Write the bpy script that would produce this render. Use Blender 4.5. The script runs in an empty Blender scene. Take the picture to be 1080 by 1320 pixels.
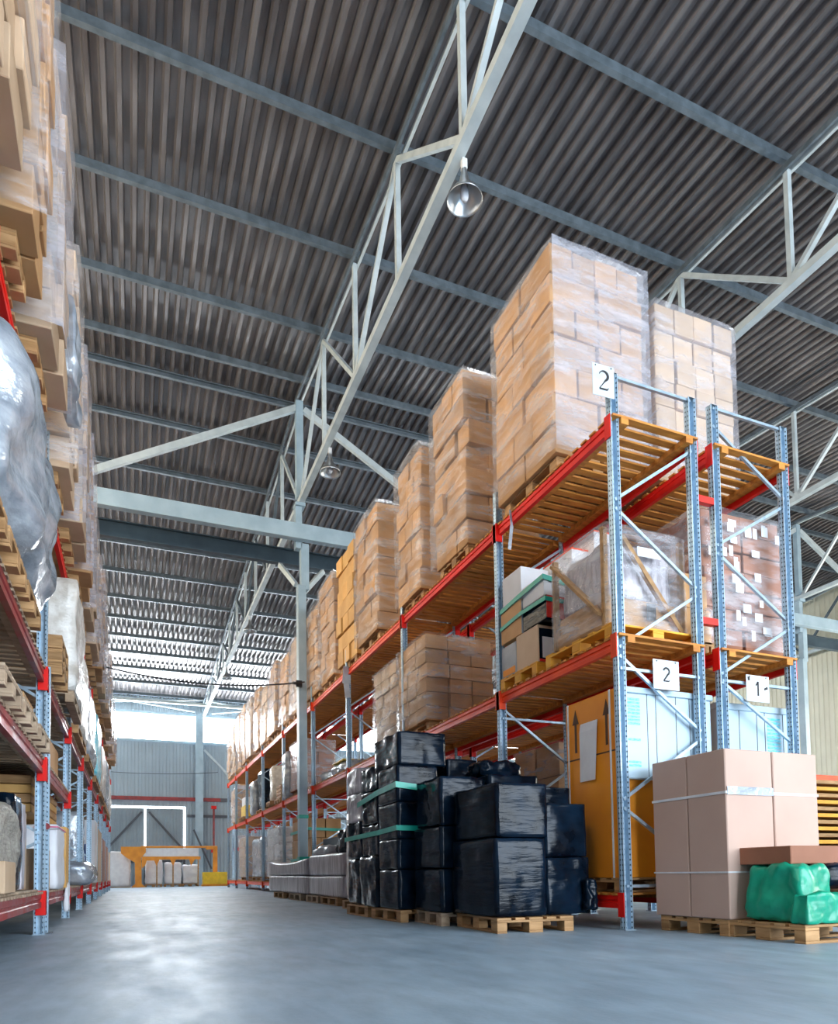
import bpy, bmesh, math, random
from mathutils import Vector, Matrix, noise
C = bpy.context.scene.collection
PI = math.pi
R = math.radians

# ------------------------------------------------------------------ materials
MAT = {}
def M(name, c1, c2=None, rough=.6, metal=0., nscale=6., stretch=(1, 1, 1), bump=0., bscale=None, bstretch=None, spec=.5, rvar=0., lo=.35, hi=.65, detail=4., coat=0., tint=0.):
    m = bpy.data.materials.new(name); m.use_nodes = True; MAT[name] = m
    nt = m.node_tree; N = nt.nodes; L = nt.links
    b = N['Principled BSDF']
    b.inputs['Roughness'].default_value = rough; b.inputs['Metallic'].default_value = metal
    b.inputs['Specular IOR Level'].default_value = spec; b.inputs['Coat Weight'].default_value = coat
    tc = N.new('ShaderNodeTexCoord'); oi = N.new('ShaderNodeObjectInfo')
    off = N.new('ShaderNodeVectorMath'); off.operation = 'SCALE'; off.inputs[0].default_value = (17, 31, 23)
    L.new(oi.outputs['Random'], off.inputs['Scale'])
    add = N.new('ShaderNodeVectorMath'); add.operation = 'ADD'
    L.new(tc.outputs['Object'], add.inputs[0]); L.new(off.outputs[0], add.inputs[1])
    mp = N.new('ShaderNodeMapping'); mp.inputs['Scale'].default_value = stretch
    L.new(add.outputs[0], mp.inputs['Vector'])
    nz = N.new('ShaderNodeTexNoise'); nz.inputs['Scale'].default_value = nscale; nz.inputs['Detail'].default_value = detail
    L.new(mp.outputs[0], nz.inputs['Vector'])
    rp = N.new('ShaderNodeValToRGB'); rp.color_ramp.elements[0].position = lo; rp.color_ramp.elements[1].position = hi
    c2 = c2 or tuple(x * .82 for x in c1)
    rp.color_ramp.elements[0].color = (*c2, 1); rp.color_ramp.elements[1].color = (*c1, 1)
    L.new(nz.outputs['Fac'], rp.inputs['Fac'])
    last = rp.outputs['Color']
    if tint:
        hs = N.new('ShaderNodeHueSaturation'); mr = N.new('ShaderNodeMapRange')
        mr.inputs['To Min'].default_value = 1 - tint; mr.inputs['To Max'].default_value = 1 + tint
        L.new(oi.outputs['Random'], mr.inputs['Value']); L.new(mr.outputs[0], hs.inputs['Value']); L.new(last, hs.inputs['Color'])
        last = hs.outputs['Color']
    L.new(last, b.inputs['Base Color'])
    if rvar:
        r2 = N.new('ShaderNodeMapRange'); r2.inputs['From Min'].default_value = lo; r2.inputs['From Max'].default_value = hi
        r2.inputs['To Min'].default_value = rough - rvar; r2.inputs['To Max'].default_value = rough + rvar
        L.new(nz.outputs['Fac'], r2.inputs['Value']); L.new(r2.outputs[0], b.inputs['Roughness'])
    if bump:
        mp2 = N.new('ShaderNodeMapping'); mp2.inputs['Scale'].default_value = bstretch or stretch
        L.new(add.outputs[0], mp2.inputs['Vector'])
        n2 = N.new('ShaderNodeTexNoise'); n2.inputs['Scale'].default_value = bscale or nscale; n2.inputs['Detail'].default_value = 5
        L.new(mp2.outputs[0], n2.inputs['Vector'])
        bp = N.new('ShaderNodeBump'); bp.inputs['Strength'].default_value = bump; bp.inputs['Distance'].default_value = .03
        L.new(n2.outputs['Fac'], bp.inputs['Height']); L.new(bp.outputs[0], b.inputs['Normal'])
    return m

M('carton_tan', (.58, .335, .16), (.47, .255, .105), rough=.75, nscale=2, tint=.16, bump=.05, bscale=3)
M('carton_light', (.64, .46, .31), (.54, .37, .235), rough=.75, nscale=2, tint=.14, bump=.05, bscale=3)
M('carton_yellow', (.72, .42, .14), (.60, .32, .09), rough=.7, nscale=2, tint=.12)
M('carton_brown', (.36, .15, .085), (.28, .11, .06), rough=.7, nscale=2, tint=.1)
M('carton_pale', (.53, .375, .31), (.48, .33, .27), rough=.8, nscale=1.2, tint=.04)
M('carton_white', (.75, .76, .80), (.62, .62, .66), rough=.6, nscale=2, tint=.06)
M('carton_ochre', (.95, .35, .012), (.80, .26, .008), rough=.55, nscale=1.5, detail=6)
M('wood', (.50, .29, .13), (.32, .17, .065), rough=.7, nscale=3, stretch=(1, 1, 6), tint=.18, bump=.1, bscale=20)
M('wood_deck', (.66, .27, .04), (.42, .145, .02), rough=.65, nscale=4, stretch=(1, 5, 5), bump=.08, bscale=20)
M('wood_grey', (.50, .38, .27), (.34, .24, .16), rough=.8, nscale=4, stretch=(1, 3, 3), tint=.15)
M('wood_orange', (.85, .42, .04), (.70, .30, .02), rough=.6, nscale=4, tint=.1)
M('red_paint', (.80, .012, .008), (.64, .008, .006), rough=.45, nscale=3, spec=.3)
M('orange_red_paint', (.90, .085, .015), (.76, .05, .01), rough=.42, nscale=3, spec=.3)
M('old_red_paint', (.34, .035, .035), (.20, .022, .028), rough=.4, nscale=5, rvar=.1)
M('machine_orange', (.85, .33, .03), (.70, .24, .02), rough=.45, nscale=3)
M('galvanised', (.48, .60, .70), (.34, .45, .55), rough=.38, metal=.55, nscale=14, detail=5)
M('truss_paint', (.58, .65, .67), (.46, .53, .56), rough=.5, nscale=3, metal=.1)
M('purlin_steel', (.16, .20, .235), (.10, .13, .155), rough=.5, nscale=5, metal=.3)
M('column_paint', (.38, .50, .58), (.30, .41, .49), rough=.45, nscale=2)
M('dark_beam', (.055, .09, .12), (.035, .06, .085), rough=.45, nscale=2)
M('black_film', (.004, .013, .028), (.001, .003, .007), rough=.15, nscale=5, bump=.30, bscale=2.6, bstretch=(1, 1, 6), spec=.16, coat=.0)
M('grey_film', (.64, .60, .65), (.28, .25, .28), rough=.3, nscale=4, stretch=(4, 4, .5), bump=.5, bscale=9, bstretch=(5, 5, .5), spec=.6)
M('silver_film', (.56, .61, .68), (.26, .30, .36), rough=.2, nscale=3.5, stretch=(1, 1, 1.6), bump=.9, bscale=5, spec=.8, metal=.25, detail=6)
M('pale_film', (.82, .80, .76), (.55, .50, .44), rough=.25, nscale=5, bump=.8, bscale=9, bstretch=(1, 1, 2), spec=.7)
M('blue_white_panel', (.46, .60, .70), (.40, .53, .63), rough=.35, nscale=1.6, spec=.5)
M('cyan_ink', (.10, .62, .78), (.25, .72, .84), rough=.4, nscale=30, lo=.45, hi=.55, stretch=(1, 1, 3))
M('ink', (.015, .015, .018), rough=.6)
M('brown_ink', (.10, .035, .01), rough=.6)
M('paper', (.80, .82, .86), (.72, .73, .78), rough=.6, nscale=5)
M('sign_white', (.62, .68, .74), (.50, .56, .62), rough=.4, nscale=8)
M('green_strap', (.0, .42, .32), (.0, .34, .26), rough=.35, nscale=8)
M('green_tarp', (.0, .36, .22), (.0, .25, .15), rough=.35, nscale=4, bump=.6, bscale=5)
M('white_strap', (.8, .82, .85), rough=.35)
M('grey_plastic', (.42, .45, .50), (.30, .32, .36), rough=.3, nscale=3, bump=.4, bscale=6)
M('blue_plastic', (.02, .10, .35), rough=.35)
M('cyan_film', (.10, .55, .75), (.5, .8, .9), rough=.25, nscale=10)
M('yellow_bin', (.85, .55, .02), rough=.45)
M('red_plastic', (.80, .03, .02), rough=.35)
M('pink_strap', (.8, .15, .3), rough=.5)
M('aluminium', (.62, .64, .66), (.5, .52, .54), rough=.28, metal=.9, nscale=4)
M('lamp_white', (.7, .72, .74), rough=.5)
M('bulb_glass', (.75, .78, .85), rough=.12, spec=.8)
M('gravel_sack', (.40, .38, .33), (.24, .22, .2), rough=.6, nscale=30, bump=.6, bscale=12, bstretch=(1, 1, 4))
M('cable_black', (.02, .02, .025), rough=.5)
M('wall_steel', (.36, .44, .50), (.31, .38, .44), rough=.45, nscale=.6, metal=.15)
M('wall_cream', (.80, .76, .60), (.72, .68, .53), rough=.5, nscale=.8)
M('gate_steel', (.30, .37, .42), (.25, .31, .36), rough=.5, nscale=1)
M('dark_trim', (.08, .09, .11), rough=.5)

def corrugated_roof_material():
    m = M('roof_steel', (.25, .235, .24), (.14, .13, .135), rough=.36, metal=.55, nscale=1.2, stretch=(3, .5, 1), rvar=.06)
    return m
corrugated_roof_material()

def floor_material():
    m = M('concrete', (.32, .43, .53), (.24, .34, .435), rough=.5, nscale=.9, detail=9, rvar=.10, lo=.36, hi=.66, bump=.05, bscale=40, spec=.5)
    nt = m.node_tree; N = nt.nodes; L = nt.links
    b = N['Principled BSDF']
    base = b.inputs['Base Color'].links[0].from_socket
    n = N.new('ShaderNodeTexNoise'); n.inputs['Scale'].default_value = 7; n.inputs['Detail'].default_value = 8
    tc = N.new('ShaderNodeTexCoord'); mp = N.new('ShaderNodeMapping'); mp.inputs['Scale'].default_value = (1, .35, 1)
    L.new(tc.outputs['Object'], mp.inputs[0]); L.new(mp.outputs[0], n.inputs['Vector'])
    r = N.new('ShaderNodeValToRGB'); r.color_ramp.elements[0].position = .38; r.color_ramp.elements[0].color = (.86, .86, .86, 1)
    r.color_ramp.elements[1].position = .62; r.color_ramp.elements[1].color = (1.04, 1.04, 1.04, 1)
    L.new(n.outputs['Fac'], r.inputs[0])
    mx = N.new('ShaderNodeMix'); mx.data_type = 'RGBA'; mx.blend_type = 'MULTIPLY'; mx.inputs[0].default_value = 1
    L.new(base, mx.inputs[6]); L.new(r.outputs[0], mx.inputs[7]); L.new(mx.outputs[2], b.inputs['Base Color'])
    # scratches and tyre scuffs
    w = N.new('ShaderNodeTexNoise'); w.inputs['Scale'].default_value = 2.2; w.inputs['Detail'].default_value = 10; w.inputs['Roughness'].default_value = .75
    r3 = N.new('ShaderNodeMapRange'); r3.inputs['From Min'].default_value = .35; r3.inputs['From Max'].default_value = .7
    r3.inputs['To Min'].default_value = .36; r3.inputs['To Max'].default_value = .62
    L.new(mp.outputs[0], w.inputs['Vector']); L.new(w.outputs['Fac'], r3.inputs['Value']); L.new(r3.outputs[0], b.inputs['Roughness'])
floor_material()

def post_material():                      # galvanised upright with its rows of punched slots
    m = M('rack_post', (.46, .60, .72), (.33, .46, .58), rough=.36, metal=.5, nscale=14)
    nt = m.node_tree; N = nt.nodes; L = nt.links; b = N['Principled BSDF']
    base = b.inputs['Base Color'].links[0].from_socket
    tc = N.new('ShaderNodeTexCoord'); sx = N.new('ShaderNodeSeparateXYZ'); L.new(tc.outputs['Object'], sx.inputs[0])
    def math_(op, a, v=None, c=None):
        n = N.new('ShaderNodeMath'); n.operation = op
        for k, q in enumerate((a, v, c)):
            if q is None: continue
            if isinstance(q, (int, float)): n.inputs[k].default_value = q
            else: L.new(q, n.inputs[k])
        return n.outputs[0]
    z = math_('FRACT', math_('MULTIPLY', sx.outputs['Z'], 20.))
    zc = math_('LESS_THAN', math_('ABSOLUTE', math_('SUBTRACT', z, .5)), .17)
    ax = math_('ABSOLUTE', sx.outputs['X'])
    xc = math_('LESS_THAN', math_('ABSOLUTE', math_('SUBTRACT', ax, .034)), .0055)
    ay = math_('ABSOLUTE', sx.outputs['Y'])
    yc = math_('LESS_THAN', math_('ABSOLUTE', math_('SUBTRACT', sx.outputs['Y'], .012)), .007)
    xs = math_('GREATER_THAN', ax, .0485)
    f1 = math_('MULTIPLY', zc, xc); f2 = math_('MULTIPLY', math_('MULTIPLY', zc, yc), xs)
    f = math_('MINIMUM', math_('ADD', f1, f2), 1.)
    mx = N.new('ShaderNodeMix'); mx.data_type = 'RGBA'; L.new(f, mx.inputs[0]); L.new(base, mx.inputs[6]); mx.inputs[7].default_value = (.07, .10, .13, 1)
    L.new(mx.outputs[2], b.inputs['Base Color'])
post_material()

def film(name, col, lo, hi, scale, stretch, rough=.16, warm=0):
    m = bpy.data.materials.new(name); m.use_nodes = True; MAT[name] = m
    nt = m.node_tree; N = nt.nodes; L = nt.links; b = N['Principled BSDF']; out = N['Material Output']
    b.inputs['Base Color'].default_value = (*col, 1); b.inputs['Roughness'].default_value = rough
    b.inputs['Specular IOR Level'].default_value = .8
    tr = N.new('ShaderNodeBsdfTransparent'); mx = N.new('ShaderNodeMixShader')
    tc = N.new('ShaderNodeTexCoord'); mp = N.new('ShaderNodeMapping'); mp.inputs['Scale'].default_value = stretch
    mp.inputs['Rotation'].default_value = (.12, .1, 0)
    oi = N.new('ShaderNodeObjectInfo'); off = N.new('ShaderNodeVectorMath'); off.operation = 'SCALE'; off.inputs[0].default_value = (17, 31, 23)
    add = N.new('ShaderNodeVectorMath'); add.operation = 'ADD'
    L.new(oi.outputs['Random'], off.inputs['Scale']); L.new(tc.outputs['Object'], add.inputs[0]); L.new(off.outputs[0], add.inputs[1])
    L.new(add.outputs[0], mp.inputs[0])
    n = N.new('ShaderNodeTexNoise'); n.inputs['Scale'].default_value = scale; n.inputs['Detail'].default_value = 6; n.inputs['Roughness'].default_value = .65
    L.new(mp.outputs[0], n.inputs['Vector'])
    mr = N.new('ShaderNodeMapRange'); mr.inputs['From Min'].default_value = .42; mr.inputs['From Max'].default_value = .66
    mr.inputs['To Min'].default_value = lo; mr.inputs['To Max'].default_value = hi
    L.new(n.outputs['Fac'], mr.inputs['Value']); L.new(mr.outputs[0], mx.inputs[0])
    bp = N.new('ShaderNodeBump'); bp.inputs['Strength'].default_value = .45; bp.inputs['Distance'].default_value = .03
    L.new(n.outputs['Fac'], bp.inputs['Height']); L.new(bp.outputs[0], b.inputs['Normal'])
    L.new(tr.outputs[0], mx.inputs[1]); L.new(b.outputs[0], mx.inputs[2]); L.new(mx.outputs[0], out.inputs['Surface'])
film('stretch_film', (.80, .81, .87), .07, .46, 1.7, (1, 1, 4.))
film('stretch_film_heavy', (.60, .61, .70), .22, .56, 1.7, (1, 1, 4.))
film('stretch_film_thin', (.8, .8, .8), .02, .14, 1.6, (1, 1, 3))

def emit(name, col, s):
    m = bpy.data.materials.new(name); m.use_nodes = True; MAT[name] = m
    N = m.node_tree.nodes; b = N['Principled BSDF']; b.inputs['Base Color'].default_value = (.8, .85, .9, 1)
    b.inputs['Emission Color'].default_value = (*col, 1); b.inputs['Emission Strength'].default_value = s
emit('daylight_pane', (.90, .96, 1.), 14.)
emit('side_fill_glow', (1., .9, .74), 4.)  # glow for the added fill panes on both side walls
emit('front_fill_glow', (.85, .93, 1.), 6.)  # glow for the added fill pane behind the camera
emit('daylight_gap', (.92, .97, 1.), 5.)

# ------------------------------------------------------------------ mesh builder
class MB:
    def __init__(s): s.v = []; s.f = []
    def hexa(s, pts):
        n = len(s.v); s.v += [tuple(p) for p in pts]
        s.f += [tuple(n + i for i in q) for q in ((0, 3, 2, 1), (4, 5, 6, 7), (0, 1, 5, 4), (1, 2, 6, 5), (2, 3, 7, 6), (3, 0, 4, 7))]
        return s
    def box(s, x0, x1, y0, y1, z0, z1):
        return s.hexa([(x0, y0, z0), (x1, y0, z0), (x1, y1, z0), (x0, y1, z0), (x0, y0, z1), (x1, y0, z1), (x1, y1, z1), (x0, y1, z1)])
    def bar(s, p, q, w, h, up=(0, 0, 1)):           # rectangular bar from p to q
        p = Vector(p); q = Vector(q); d = (q - p).normalized(); u = Vector(up)
        if abs(d.dot(u)) > .98: u = Vector((0, 1, 0))
        a = d.cross(u).normalized(); b = a.cross(d).normalized(); a *= w / 2; b *= h / 2
        return s.hexa([p - a - b, p + a - b, q + a - b, q - a - b, p - a + b, p + a + b, q + a + b, q - a + b])
    def cyl(s, p, q, r, n=10, r2=None, cap=True):
        p = Vector(p); q = Vector(q); d = (q - p).normalized(); r2 = r if r2 is None else r2
        u = Vector((0, 0, 1)) if abs(d.z) < .9 else Vector((1, 0, 0))
        a = d.cross(u).normalized(); b = a.cross(d)
        k = len(s.v)
        for c, rr in ((p, r), (q, r2)):
            for i in range(n):
                t = 2 * PI * i / n; s.v.append(tuple(c + a * math.cos(t) * rr + b * math.sin(t) * rr))
        for i in range(n):
            j = (i + 1) % n; s.f.append((k + i, k + j, k + n + j, k + n + i))
        if cap: s.f.append(tuple(k + i for i in range(n))[::-1]); s.f.append(tuple(k + n + i for i in range(n)))
        return s
    def path(s, pts, r, n=7):
        for a, b in zip(pts[:-1], pts[1:]): s.cyl(a, b, r, n)
        return s
    def lathe(s, prof, n=28, c=(0, 0, 0)):
        k = len(s.v); m = len(prof)
        for r, z in prof:
            for i in range(n):
                t = 2 * PI * i / n; s.v.append((c[0] + r * math.cos(t), c[1] + r * math.sin(t), c[2] + z))
        for a in range(m - 1):
            for i in range(n):
                j = (i + 1) % n; s.f.append((k + a * n + i, k + a * n + j, k + (a + 1) * n + j, k + (a + 1) * n + i))
        return s
    def prism(s, poly, axis, a0, a1):               # closed 2-d outline pushed along an axis ('x','y','z')
        k = len(s.v); n = len(poly)
        for a in (a0, a1):
            for (u, w) in poly:
                s.v.append({'x': (a, u, w), 'y': (u, a, w), 'z': (u, w, a)}[axis])
        for i in range(n):
            j = (i + 1) % n; s.f.append((k + i, k + j, k + n + j, k + n + i))
        s.f.append(tuple(k + i for i in range(n))[::-1]); s.f.append(tuple(k + n + i for i in range(n)))
        return s
    def mesh(s, name, off=(0, 0, 0), bevel=0, smooth=False):
        me = bpy.data.meshes.new(name)
        o = Vector(off)
        me.from_pydata([tuple(Vector(v) - o) for v in s.v], [], s.f)
        bm = bmesh.new(); bm.from_mesh(me)
        bmesh.ops.recalc_face_normals(bm, faces=bm.faces)
        if bevel:
            bmesh.ops.bevel(bm, geom=list(bm.edges), offset=bevel, segments=1, affect='EDGES', clamp_overlap=True)
        bm.to_mesh(me); bm.free()
        if smooth:
            for p in me.polygons: p.use_smooth = True
        return me
    def build(s, name, mat, parent=None, off=(0, 0, 0), bevel=0, smooth=False, loc=None):
        me = s.mesh(name, off, bevel, smooth); me.materials.append(MAT[mat])
        return obj(name, me, parent, loc if loc is not None else ((0, 0, 0) if parent else off))

def obj(name, me, parent=None, loc=(0, 0, 0), rz=0):
    o = bpy.data.objects.new(name, me); C.objects.link(o); o.location = loc; o.rotation_euler.z = rz
    if parent: o.parent = parent
    return o
def tag(o, label=None, cat=None, group=None, kind=None):
    if label: o['label'] = label
    if cat: o['category'] = cat
    if group: o['group'] = group
    if kind: o['kind'] = kind
    return o
def thing(name, label, cat, loc=(0, 0, 0), rz=0, group=None):
    o = bpy.data.objects.new(name, None); C.objects.link(o); o.location = loc; o.rotation_euler.z = rz
    o.empty_display_size = .1
    return tag(o, label, cat, group)
def copy_tree(o, parent=None, kids={}):
    c = o.copy(); C.objects.link(c)
    if parent: c.parent = parent
    for ch in list(o.children): copy_tree(ch, c)
    return c

_boxes = {}
def box_mesh(w, d, h, mat, bevel=.006):
    key = (round(w, 3), round(d, 3), round(h, 3), mat, bevel)
    if key not in _boxes:
        me = MB().box(-w / 2, w / 2, -d / 2, d / 2, 0, h).mesh('box', bevel=bevel); me.materials.append(MAT[mat]); _boxes[key] = me
    return _boxes[key]

def soft_mesh(w, d, h, amp=.02, sc=3., seed=0, n=9, rnd=.05, top=None, mat='black_film', taper=0):
    """a film-wrapped or stuffed block: box with eased edges and a rumpled skin"""
    bm = bmesh.new(); bmesh.ops.create_cube(bm, size=1)
    bmesh.ops.subdivide_edges(bm, edges=list(bm.edges), cuts=n, use_grid_fill=True)
    s = Vector((seed * 7.3, seed * 3.1, seed * 1.7))
    for v in bm.verts:
        c = v.co.copy(); p = Vector((c.x * w, c.y * d, c.z * h))
        lim = Vector((w / 2 - rnd, d / 2 - rnd, h / 2 - rnd))
        q = Vector([max(-lim[i], min(lim[i], p[i])) for i in range(3)]); e = p - q
        if e.length > rnd: p = q + e.normalized() * rnd
        nrm = e.normalized() if e.length > 1e-6 else Vector((0, 0, 0))
        k = noise.noise(p * sc + s) + .5 * noise.noise(p * sc * 2.7 + s)
        p += nrm * k * amp
        if taper: f = 1 - taper * (c.z + .5); p.x *= f; p.y *= f
        if top: p.z += top(c.x, c.y) * max(0, c.z + .5)
        p.z = max(p.z, -h / 2)
        v.co = p + Vector((0, 0, h / 2))
    me = bpy.data.meshes.new('block'); bm.to_mesh(me); bm.free()
    for p in me.polygons: p.use_smooth = True
    me.materials.append(MAT[mat]); return me

def film_shell(w, d, z0, z1, seed, amp=.012, mat='stretch_film', step=.12):
    """an open wrapped skin around a load, w x d, from z0 to z1"""
    mb = MB(); s = Vector((seed * 3.7, seed * 1.3, 0))
    nz = max(2, int((z1 - z0) / step)); per = []
    x, y = w / 2, d / 2
    nx = max(2, int(w / step)); ny = max(2, int(d / step))
    for i in range(nx): per.append((-x + w * i / nx, -y, 0, -1))
    for i in range(ny): per.append((x, -y + d * i / ny, 1, 0))
    for i in range(nx): per.append((x - w * i / nx, y, 0, 1))
    for i in range(ny): per.append((-x, y - d * i / ny, -1, 0))
    m = len(per)
    for j in range(nz + 1):
        z = z0 + (z1 - z0) * j / nz
        for (a, b, nx_, ny_) in per:
            k = .012 + amp * (1 + noise.noise(Vector((a * 3, b * 3, z * 5)) + s))
            mb.v.append((a + nx_ * k, b + ny_ * k, z))
    for j in range(nz):
        for i in range(m):
            q = (i + 1) % m; mb.f.append((j * m + i, j * m + q, (j + 1) * m + q, (j + 1) * m + i))
    # lapped-over top rim
    k = len(mb.v)
    for i in range(m):
        a, b, _, _ = per[i]; mb.v.append((a * .8, b * .8, z1 + .012))
    for i in range(m):
        q = (i + 1) % m; mb.f.append((nz * m + i, nz * m + q, k + q, k + i))
    me = mb.mesh('stretch_film', smooth=True); me.materials.append(MAT[mat]); return me

# ------------------------------------------------------------------ pallets
def pallet_tree(name, w, d, mat, detail=True):
    """w across x, d along y; the long boards run the longer way. origin at the base"""
    root = thing(name, None, None)
    lx = w > d
    L_, W_ = (w, d) if lx else (d, w)
    def B(a0, a1, b0, b1, z0, z1, mb):              # a along the long side
        if lx: mb.box(a0, a1, b0, b1, z0, z1)
        else: mb.box(b0, b1, a0, a1, z0, z1)
    hl, hw = L_ / 2, W_ / 2
    bl = .145; bw = .10
    def put(nm, mb): mb.build(nm, mat, root, bevel=.003)
    one = MB()
    def part(nm, *a):
        if detail: mb = MB(); B(*a, mb); put(nm, mb)
        else: B(*a, one)
    for i in range(5):
        ww = .145 if i % 2 == 0 else .10
        c = -hw + ww / 2 + (W_ - .145) * i / 4 if i % 2 == 0 else -hw + .0725 + (W_ - .145) * i / 4
        part('deck_board', -hl, hl, c - ww / 2, c + ww / 2, .122, .144)
    for cx in (-hl + bl / 2, 0, hl - bl / 2): part('cross_board', cx - bl / 2, cx + bl / 2, -hw, hw, .1, .1215)
    for cy, ww in ((-hw + .05, .1), (0, .145), (hw - .05, .1)):
        part('bottom_board', -hl, hl, cy - ww / 2, cy + ww / 2, 0, .0215)
        for cx in (-hl + bl / 2, 0, hl - bl / 2): part('block', cx - bl / 2, cx + bl / 2, cy - ww / 2, cy + ww / 2, .022, .0995)
    if not detail: one.build('boards', mat, root)
    return root
_pal = {}
def pallet(x, y, z, w, d, label, mat='wood', rz=0, detail=True, group=None):
    key = (round(w, 2), round(d, 2), mat, detail)
    if key in _pal: r = copy_tree(_pal[key])
    else: r = _pal[key] = pallet_tree('wooden_pallet', w, d, mat, detail)
    r.location = (x, y, z); r.rotation_euler.z = rz
    if 'group' in r: del r['group']
    tag(r, label, 'pallet', group); return r

# ------------------------------------------------------------------ carton stacks
def layers(root, w, d, h, nl, nx, ny, mat, rnd, jit=.015, hollow=True, name='carton', alt=True, topskip=()):
    lh = h / nl
    for k in range(nl):
        ax, ay = (nx, ny) if (k % 2 == 0 or not alt) else ((max(1, nx // 2) if nx > 2 else nx + 1), (ny // 2 if ny > 2 else ny + 1))
        sx, sy = rnd.uniform(-jit, jit), rnd.uniform(-jit, jit)
        for i in range(ax):
            for j in range(ay):
                if hollow and 0 < i < ax - 1 and 0 < j < ay - 1 and k < nl - 1: continue
                if k == nl - 1 and (i, j) in topskip: continue
                bw, bd = w / ax, d / ay
                o = obj(name, box_mesh(bw - .02, bd - .02, lh - .012, mat), root,
                        (-w / 2 + bw * (i + .5) + sx + rnd.uniform(-jit, jit) * 1.2, -d / 2 + bd * (j + .5) + sy + rnd.uniform(-jit, jit) * .8, k * lh))
                o.rotation_euler.z = rnd.uniform(-.02, .02)
def load(x0, x1, y0, y1, z, h, where, nl=7, nx=2, ny=3, mat='carton_tan', seed=1, filmm='stretch_film', look='tan cartons', detail=True,
         pal='wood', jit=.015, rz=0, group='wrapped carton loads', label=None, pallabel=None, alt=True, pover=0.14, topskip=(), cat='carton stack'):
    rnd = random.Random(seed); w, d = x1 - x0, y1 - y0; cx, cy = (x0 + x1) / 2, (y0 + y1) / 2
    pallet(cx, cy, z, w - pover, d - pover, pallabel or ('wooden pallet under the ' + where), pal, rz, detail)
    t = thing('carton_stack', label or where, cat, (cx, cy, z + .146), rz)
    layers(t, w, d, h, nl, nx, ny, mat, rnd, jit, topskip=topskip, alt=alt)
    if filmm: obj('stretch_film', film_shell(w + 2 * jit, d + 2 * jit, .01, h + .005, seed, mat=filmm), t)
    return t

def soft(name, label, cat, x0, x1, y0, y1, z0, z1, mat, seed=1, amp=.02, sc=3., n=9, rnd=.04, rz=0, group=None, top=None, taper=0):
    o = obj(name, soft_mesh(x1 - x0, y1 - y0, z1 - z0, amp, sc, seed, n, rnd, top, mat, taper), None, ((x0 + x1) / 2, (y0 + y1) / 2, z0), rz)
    return tag(o, label, cat, group)
def crate(name, label, cat, x0, x1, y0, y1, z0, z1, mat, rz=0, group=None, bevel=.006):
    o = obj(name, box_mesh(x1 - x0, y1 - y0, z1 - z0, mat, bevel), None, ((x0 + x1) / 2, (y0 + y1) / 2, z0), rz)
    return tag(o, label, cat, group)
def sheet(name, mat, parent, x0, x1, y0, y1, z0, z1): # thin part placed in the thing's own frame
    return MB().box(x0, x1, y0, y1, z0, z1).build(name, mat, parent, bevel=0)

# ------------------------------------------------------------------ pallet racks
def post_mesh(h, face):
    """hat-section upright; its open lips face +y*face"""
    w, t = .05, .035
    poly = [(-w, -t), (w, -t), (w, -.2 * t), (w * .78, .1 * t), (w * .78, t), (w * .98, t), (w * .98, t * .75), (w * .55, t * .75), (w * .42, -.6 * t),
            (-w * .42, -.6 * t), (-w * .55, t * .75), (-w * .98, t * .75), (-w * .98, t), (-w * .78, t), (-w * .78, .1 * t), (-w, -.2 * t)]
    me = MB().prism([(a, b * face) for a, b in poly], 'z', 0, h).mesh('post'); me.materials.append(MAT['rack_post']); return me
def beam_mesh(length, hgt, mat, o_):
    t = .025; g = .012
    poly = [(-t, 0), (t, 0), (t, hgt * .36), (t - g, hgt * .42), (t - g, hgt * .58), (t, hgt * .64), (t, hgt), (-t, hgt)]
    me = MB().prism([(a * o_, b) for a, b in poly], 'y', .036, length - .036).mesh('beam'); me.materials.append(MAT[mat]); return me
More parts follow.
